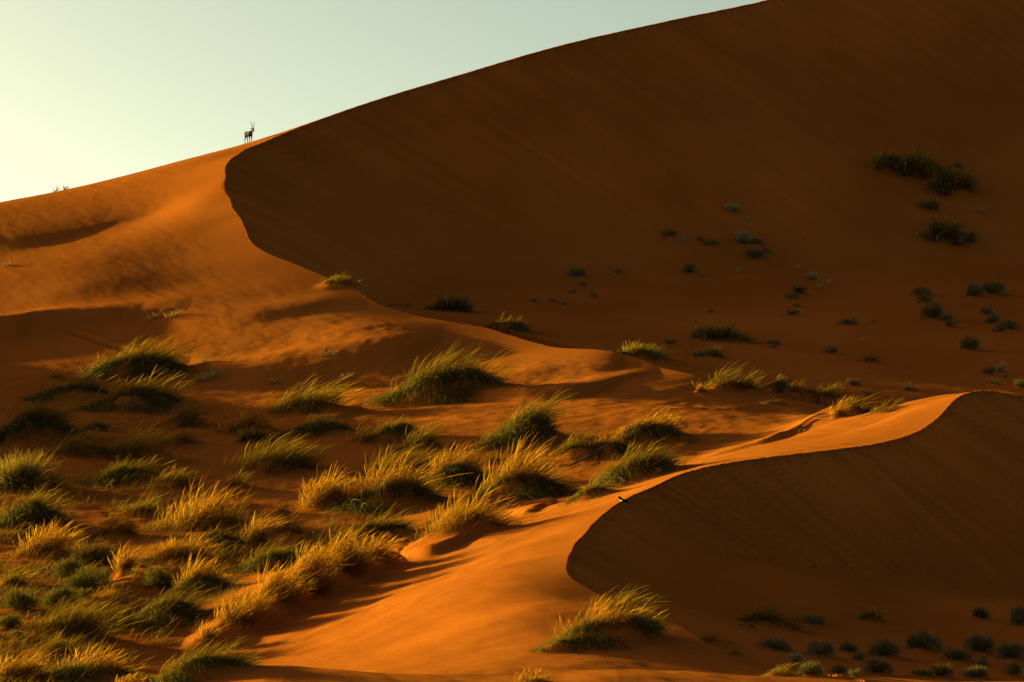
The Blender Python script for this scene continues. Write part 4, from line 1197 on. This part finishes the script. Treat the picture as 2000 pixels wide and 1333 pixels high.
tr = [0.10, 0.21, 0.25, 0.265, 0.275, 0.27, 0.235, 0.18, 0.135, 0.115, 0.10]
sq = [0.8, 0.82, 0.82, 0.85, 0.85, 0.80, 0.72, 0.66, 0.62, 0.66, 0.7]
pieces = [loft(tube_rings(trunk, tr, 16, sq))]
pieces.append(loft(tube_rings([(0.86, 0.0, 1.29), (0.94, 0.0, 1.25), (1.04, 0.0, 1.14), (1.13, 0.0, 1.01), (1.17, 0.0, 0.95)], [0.075, 0.10, 0.085, 0.060, 0.045], 12, [0.9, 0.85, 0.8, 0.85, 0.9])))
for (lx, ly, fx) in ((0.40, 0.11, 0.42), (0.40, -0.11, 0.34)):
    z0 = foot(fx, ly)
    pieces.append(loft(tube_rings([(lx - 0.02, ly * 0.9, 0.95), (lx, ly, 0.72), (lx + 0.01, ly, 0.50), (lx + 0.02, ly, 0.38), (fx, ly, 0.22 + z0 * 0.7), (fx, ly, 0.07 + z0), (fx + 0.03, ly, z0)],
                                  [0.13, 0.10, 0.062, 0.055, 0.040, 0.040, 0.055], 10)))
for (lx, ly, fx) in ((-0.50, 0.11, -0.50), (-0.50, -0.11, -0.66)):
    z0 = foot(fx, ly)
    pieces.append(loft(tube_rings([(lx, ly * 0.8, 1.0), (lx + 0.06, ly, 0.80), (lx + 0.05, ly, 0.66), (lx - 0.10, ly, 0.47), (fx - 0.03, ly, 0.40 + z0 * 0.5), (fx, ly, 0.20 + z0 * 0.8), (fx + 0.01, ly, 0.07 + z0), (fx + 0.04, ly, z0)],
                                  [0.17, 0.16, 0.115, 0.066, 0.055, 0.042, 0.042, 0.055], 10)))
body = add_mesh('body', pieces, coat_material(), oryx)
rm = body.modifiers.new('one_skin', 'REMESH'); rm.mode = 'VOXEL'; rm.voxel_size = 0.022; rm.use_smooth_shade = True
HORN = plain_material('horn', (0.035, 0.028, 0.020), 0.5)
BLACKHAIR = plain_material('black_hair', (0.02, 0.016, 0.012), 0.9)
EAR = plain_material('ear_skin', (0.16, 0.12, 0.09), 0.8)
for sgn in (1, -1):
    hp = [(0.90, sgn * 0.045, 1.30), (0.88, sgn * 0.085, 1.50), (0.85, sgn * 0.135, 1.72), (0.82, sgn * 0.18, 1.94), (0.79, sgn * 0.215, 2.14)]
    add_mesh('horn', [loft(tube_rings(hp, [0.036, 0.033, 0.030, 0.024, 0.008], 10))], HORN, oryx)
    ep = [(0.86, sgn * 0.08, 1.29), (0.84, sgn * 0.15, 1.32), (0.82, sgn * 0.22, 1.33), (0.81, sgn * 0.27, 1.32)]
    add_mesh('ear', [loft(tube_rings(ep, [0.020, 0.045, 0.04, 0.006], 8, [0.5, 0.5, 0.5, 0.5]))], EAR, oryx)
    ev, ef = loft(tube_rings([(0.98, sgn * 0.072, 1.215), (0.985, sgn * 0.085, 1.215)], [0.018, 0.010], 8))
    add_mesh('eye', [(ev, ef)], BLACKHAIR, oryx)
add_mesh('tail', [loft(tube_rings([(-0.76, 0, 1.02), (-0.83, 0.02, 0.92), (-0.87, 0.03, 0.76), (-0.88, 0.03, 0.58), (-0.86, 0.03, 0.42)], [0.030, 0.028, 0.05, 0.07, 0.01], 10))], BLACKHAIR, oryx)

# ------------------------------------------------------------------ the bird gliding past the front brink
bp = np.array(P(1215, 977.0, 121.0))
bird = bpy.data.objects.new('bird', None); COL.objects.link(bird)
bird.location = bp.tolist()
bird['label'] = 'small black and white bird in flight just off the edge of the front dune'
bird['category'] = 'bird'
BIRD_B = plain_material('black_plumage', (0.006, 0.006, 0.007), 0.6)
BIRD_W = plain_material('white_plumage', (0.75, 0.66, 0.48), 0.8)
bdir = np.array([-0.45, 0.85, 0.10]); bdir /= np.linalg.norm(bdir)
body_path = [bdir * t for t in (-0.11, -0.07, 0.0, 0.06, 0.10, 0.135)]
add_mesh('body', [loft(tube_rings(body_path, [0.012, 0.036, 0.046, 0.040, 0.030, 0.006], 12))], BIRD_B, bird)
add_mesh('belly', [loft(tube_rings([p + np.array([-0.022, -0.016, -0.022]) for p in body_path[1:5]], [0.014, 0.026, 0.022, 0.010], 12))], BIRD_W, bird)
wchord = np.array([0.45, 0.35, 0.82])                # banked: the wings show their upper side
def wing(tip, chord):
    tip = np.array(tip); V = []; F = []
    prof = [(0.0, 1.0, 0.0), (0.25, 1.05, 0.02), (0.55, 0.9, 0.03), (0.8, 0.6, 0.01), (1.0, 0.08, -0.01)]
    for (s, c, lift) in prof:
        p = tip * s + np.array([0, 0, lift])
        for dz in (0.006, -0.004):
            V.append(p + wchord * chord * 0.45 * c + np.array([0, -dz, dz])); V.append(p - wchord * chord * 0.55 * c + np.array([0, -dz * 0.4, dz * 0.4]))
    for k in range(len(prof) - 1):
        a = 4 * k; b = 4 * (k + 1)
        F += [(a, a + 1, b + 1, b), (a + 2, b + 2, b + 3, a + 3), (a, b, b + 2, a + 2), (a + 1, a + 3, b + 3, b + 1)]
    F += [(0, 2, 3, 1), (16, 17, 19, 18)]
    return np.array(V), F
px_b = K * 121.0
add_mesh('wing', [wing((-8.5 * px_b, 0.05, 6.5 * px_b), 0.11)], BIRD_B, bird)
add_mesh('wing', [wing((13.0 * px_b, -0.06, -6.5 * px_b), 0.12)], BIRD_B, bird)
tv, tf = loft([np.array([(-0.012, 0, 0.006), (0.012, 0, 0.006), (0.012, 0, -0.006), (-0.012, 0, -0.006)]) - bdir * 0.09,
               np.array([(-0.04, 0.01, 0.004), (0.04, -0.01, 0.004), (0.04, -0.01, -0.004), (-0.04, 0.01, -0.004)]) - bdir * 0.19])
add_mesh('tail', [(tv, tf)], BIRD_B, bird)

# ------------------------------------------------------------------ bare roots on the little knoll behind the front dune, and on the golden knoll
WOOD = plain_material('bare_wood', (0.20, 0.11, 0.045), 0.9)
def branch_thing(name, label, lines, rad):
    root = bpy.data.objects.new(name, None); COL.objects.link(root)
    first = None
    for k, (pix, r0) in enumerate(lines):
        pp = []
        for (u, v, lift) in pix:
            g = ray_hit(H, u, v); g[2] += lift; pp.append(g)
        c = catmull(np.array(pp), 14)
        if first is None:
            first = c[0].copy(); root.location = first.tolist()
        rr = np.linspace(r0, r0 * 0.35, len(c)) * (1 + 0.2 * np.sin(np.arange(len(c)) * 1.7))
        add_mesh('root' if k == 0 else 'side_root', [loft(tube_rings(c - first, rr, 7))], WOOD, root)
    root['label'] = label; root['category'] = 'root'
branch_thing('bare_root', 'bare crooked root on the little knoll under the bright golden sprig behind the front dune',
             [([(1556, 838, 0.02), (1578, 824, 0.10), (1600, 815, 0.12), (1620, 812, 0.10), (1636, 812, 0.05)], 0.05),
              ([(1590, 822, 0.06), (1610, 822, 0.10), (1632, 820, 0.04)], 0.03), ([(1566, 834, 0.04), (1560, 846, 0.03), (1552, 850, 0.02)], 0.025)], 0.05)
branch_thing('bare_root', 'long bare root running down left from the golden crowned knoll',
             [([(1185, 872, 0.04), (1165, 886, 0.06), (1140, 898, 0.05), (1112, 908, 0.03), (1090, 914, 0.01)], 0.05),
              ([(1172, 882, 0.05), (1166, 898, 0.04), (1158, 906, 0.02)], 0.03)], 0.05)
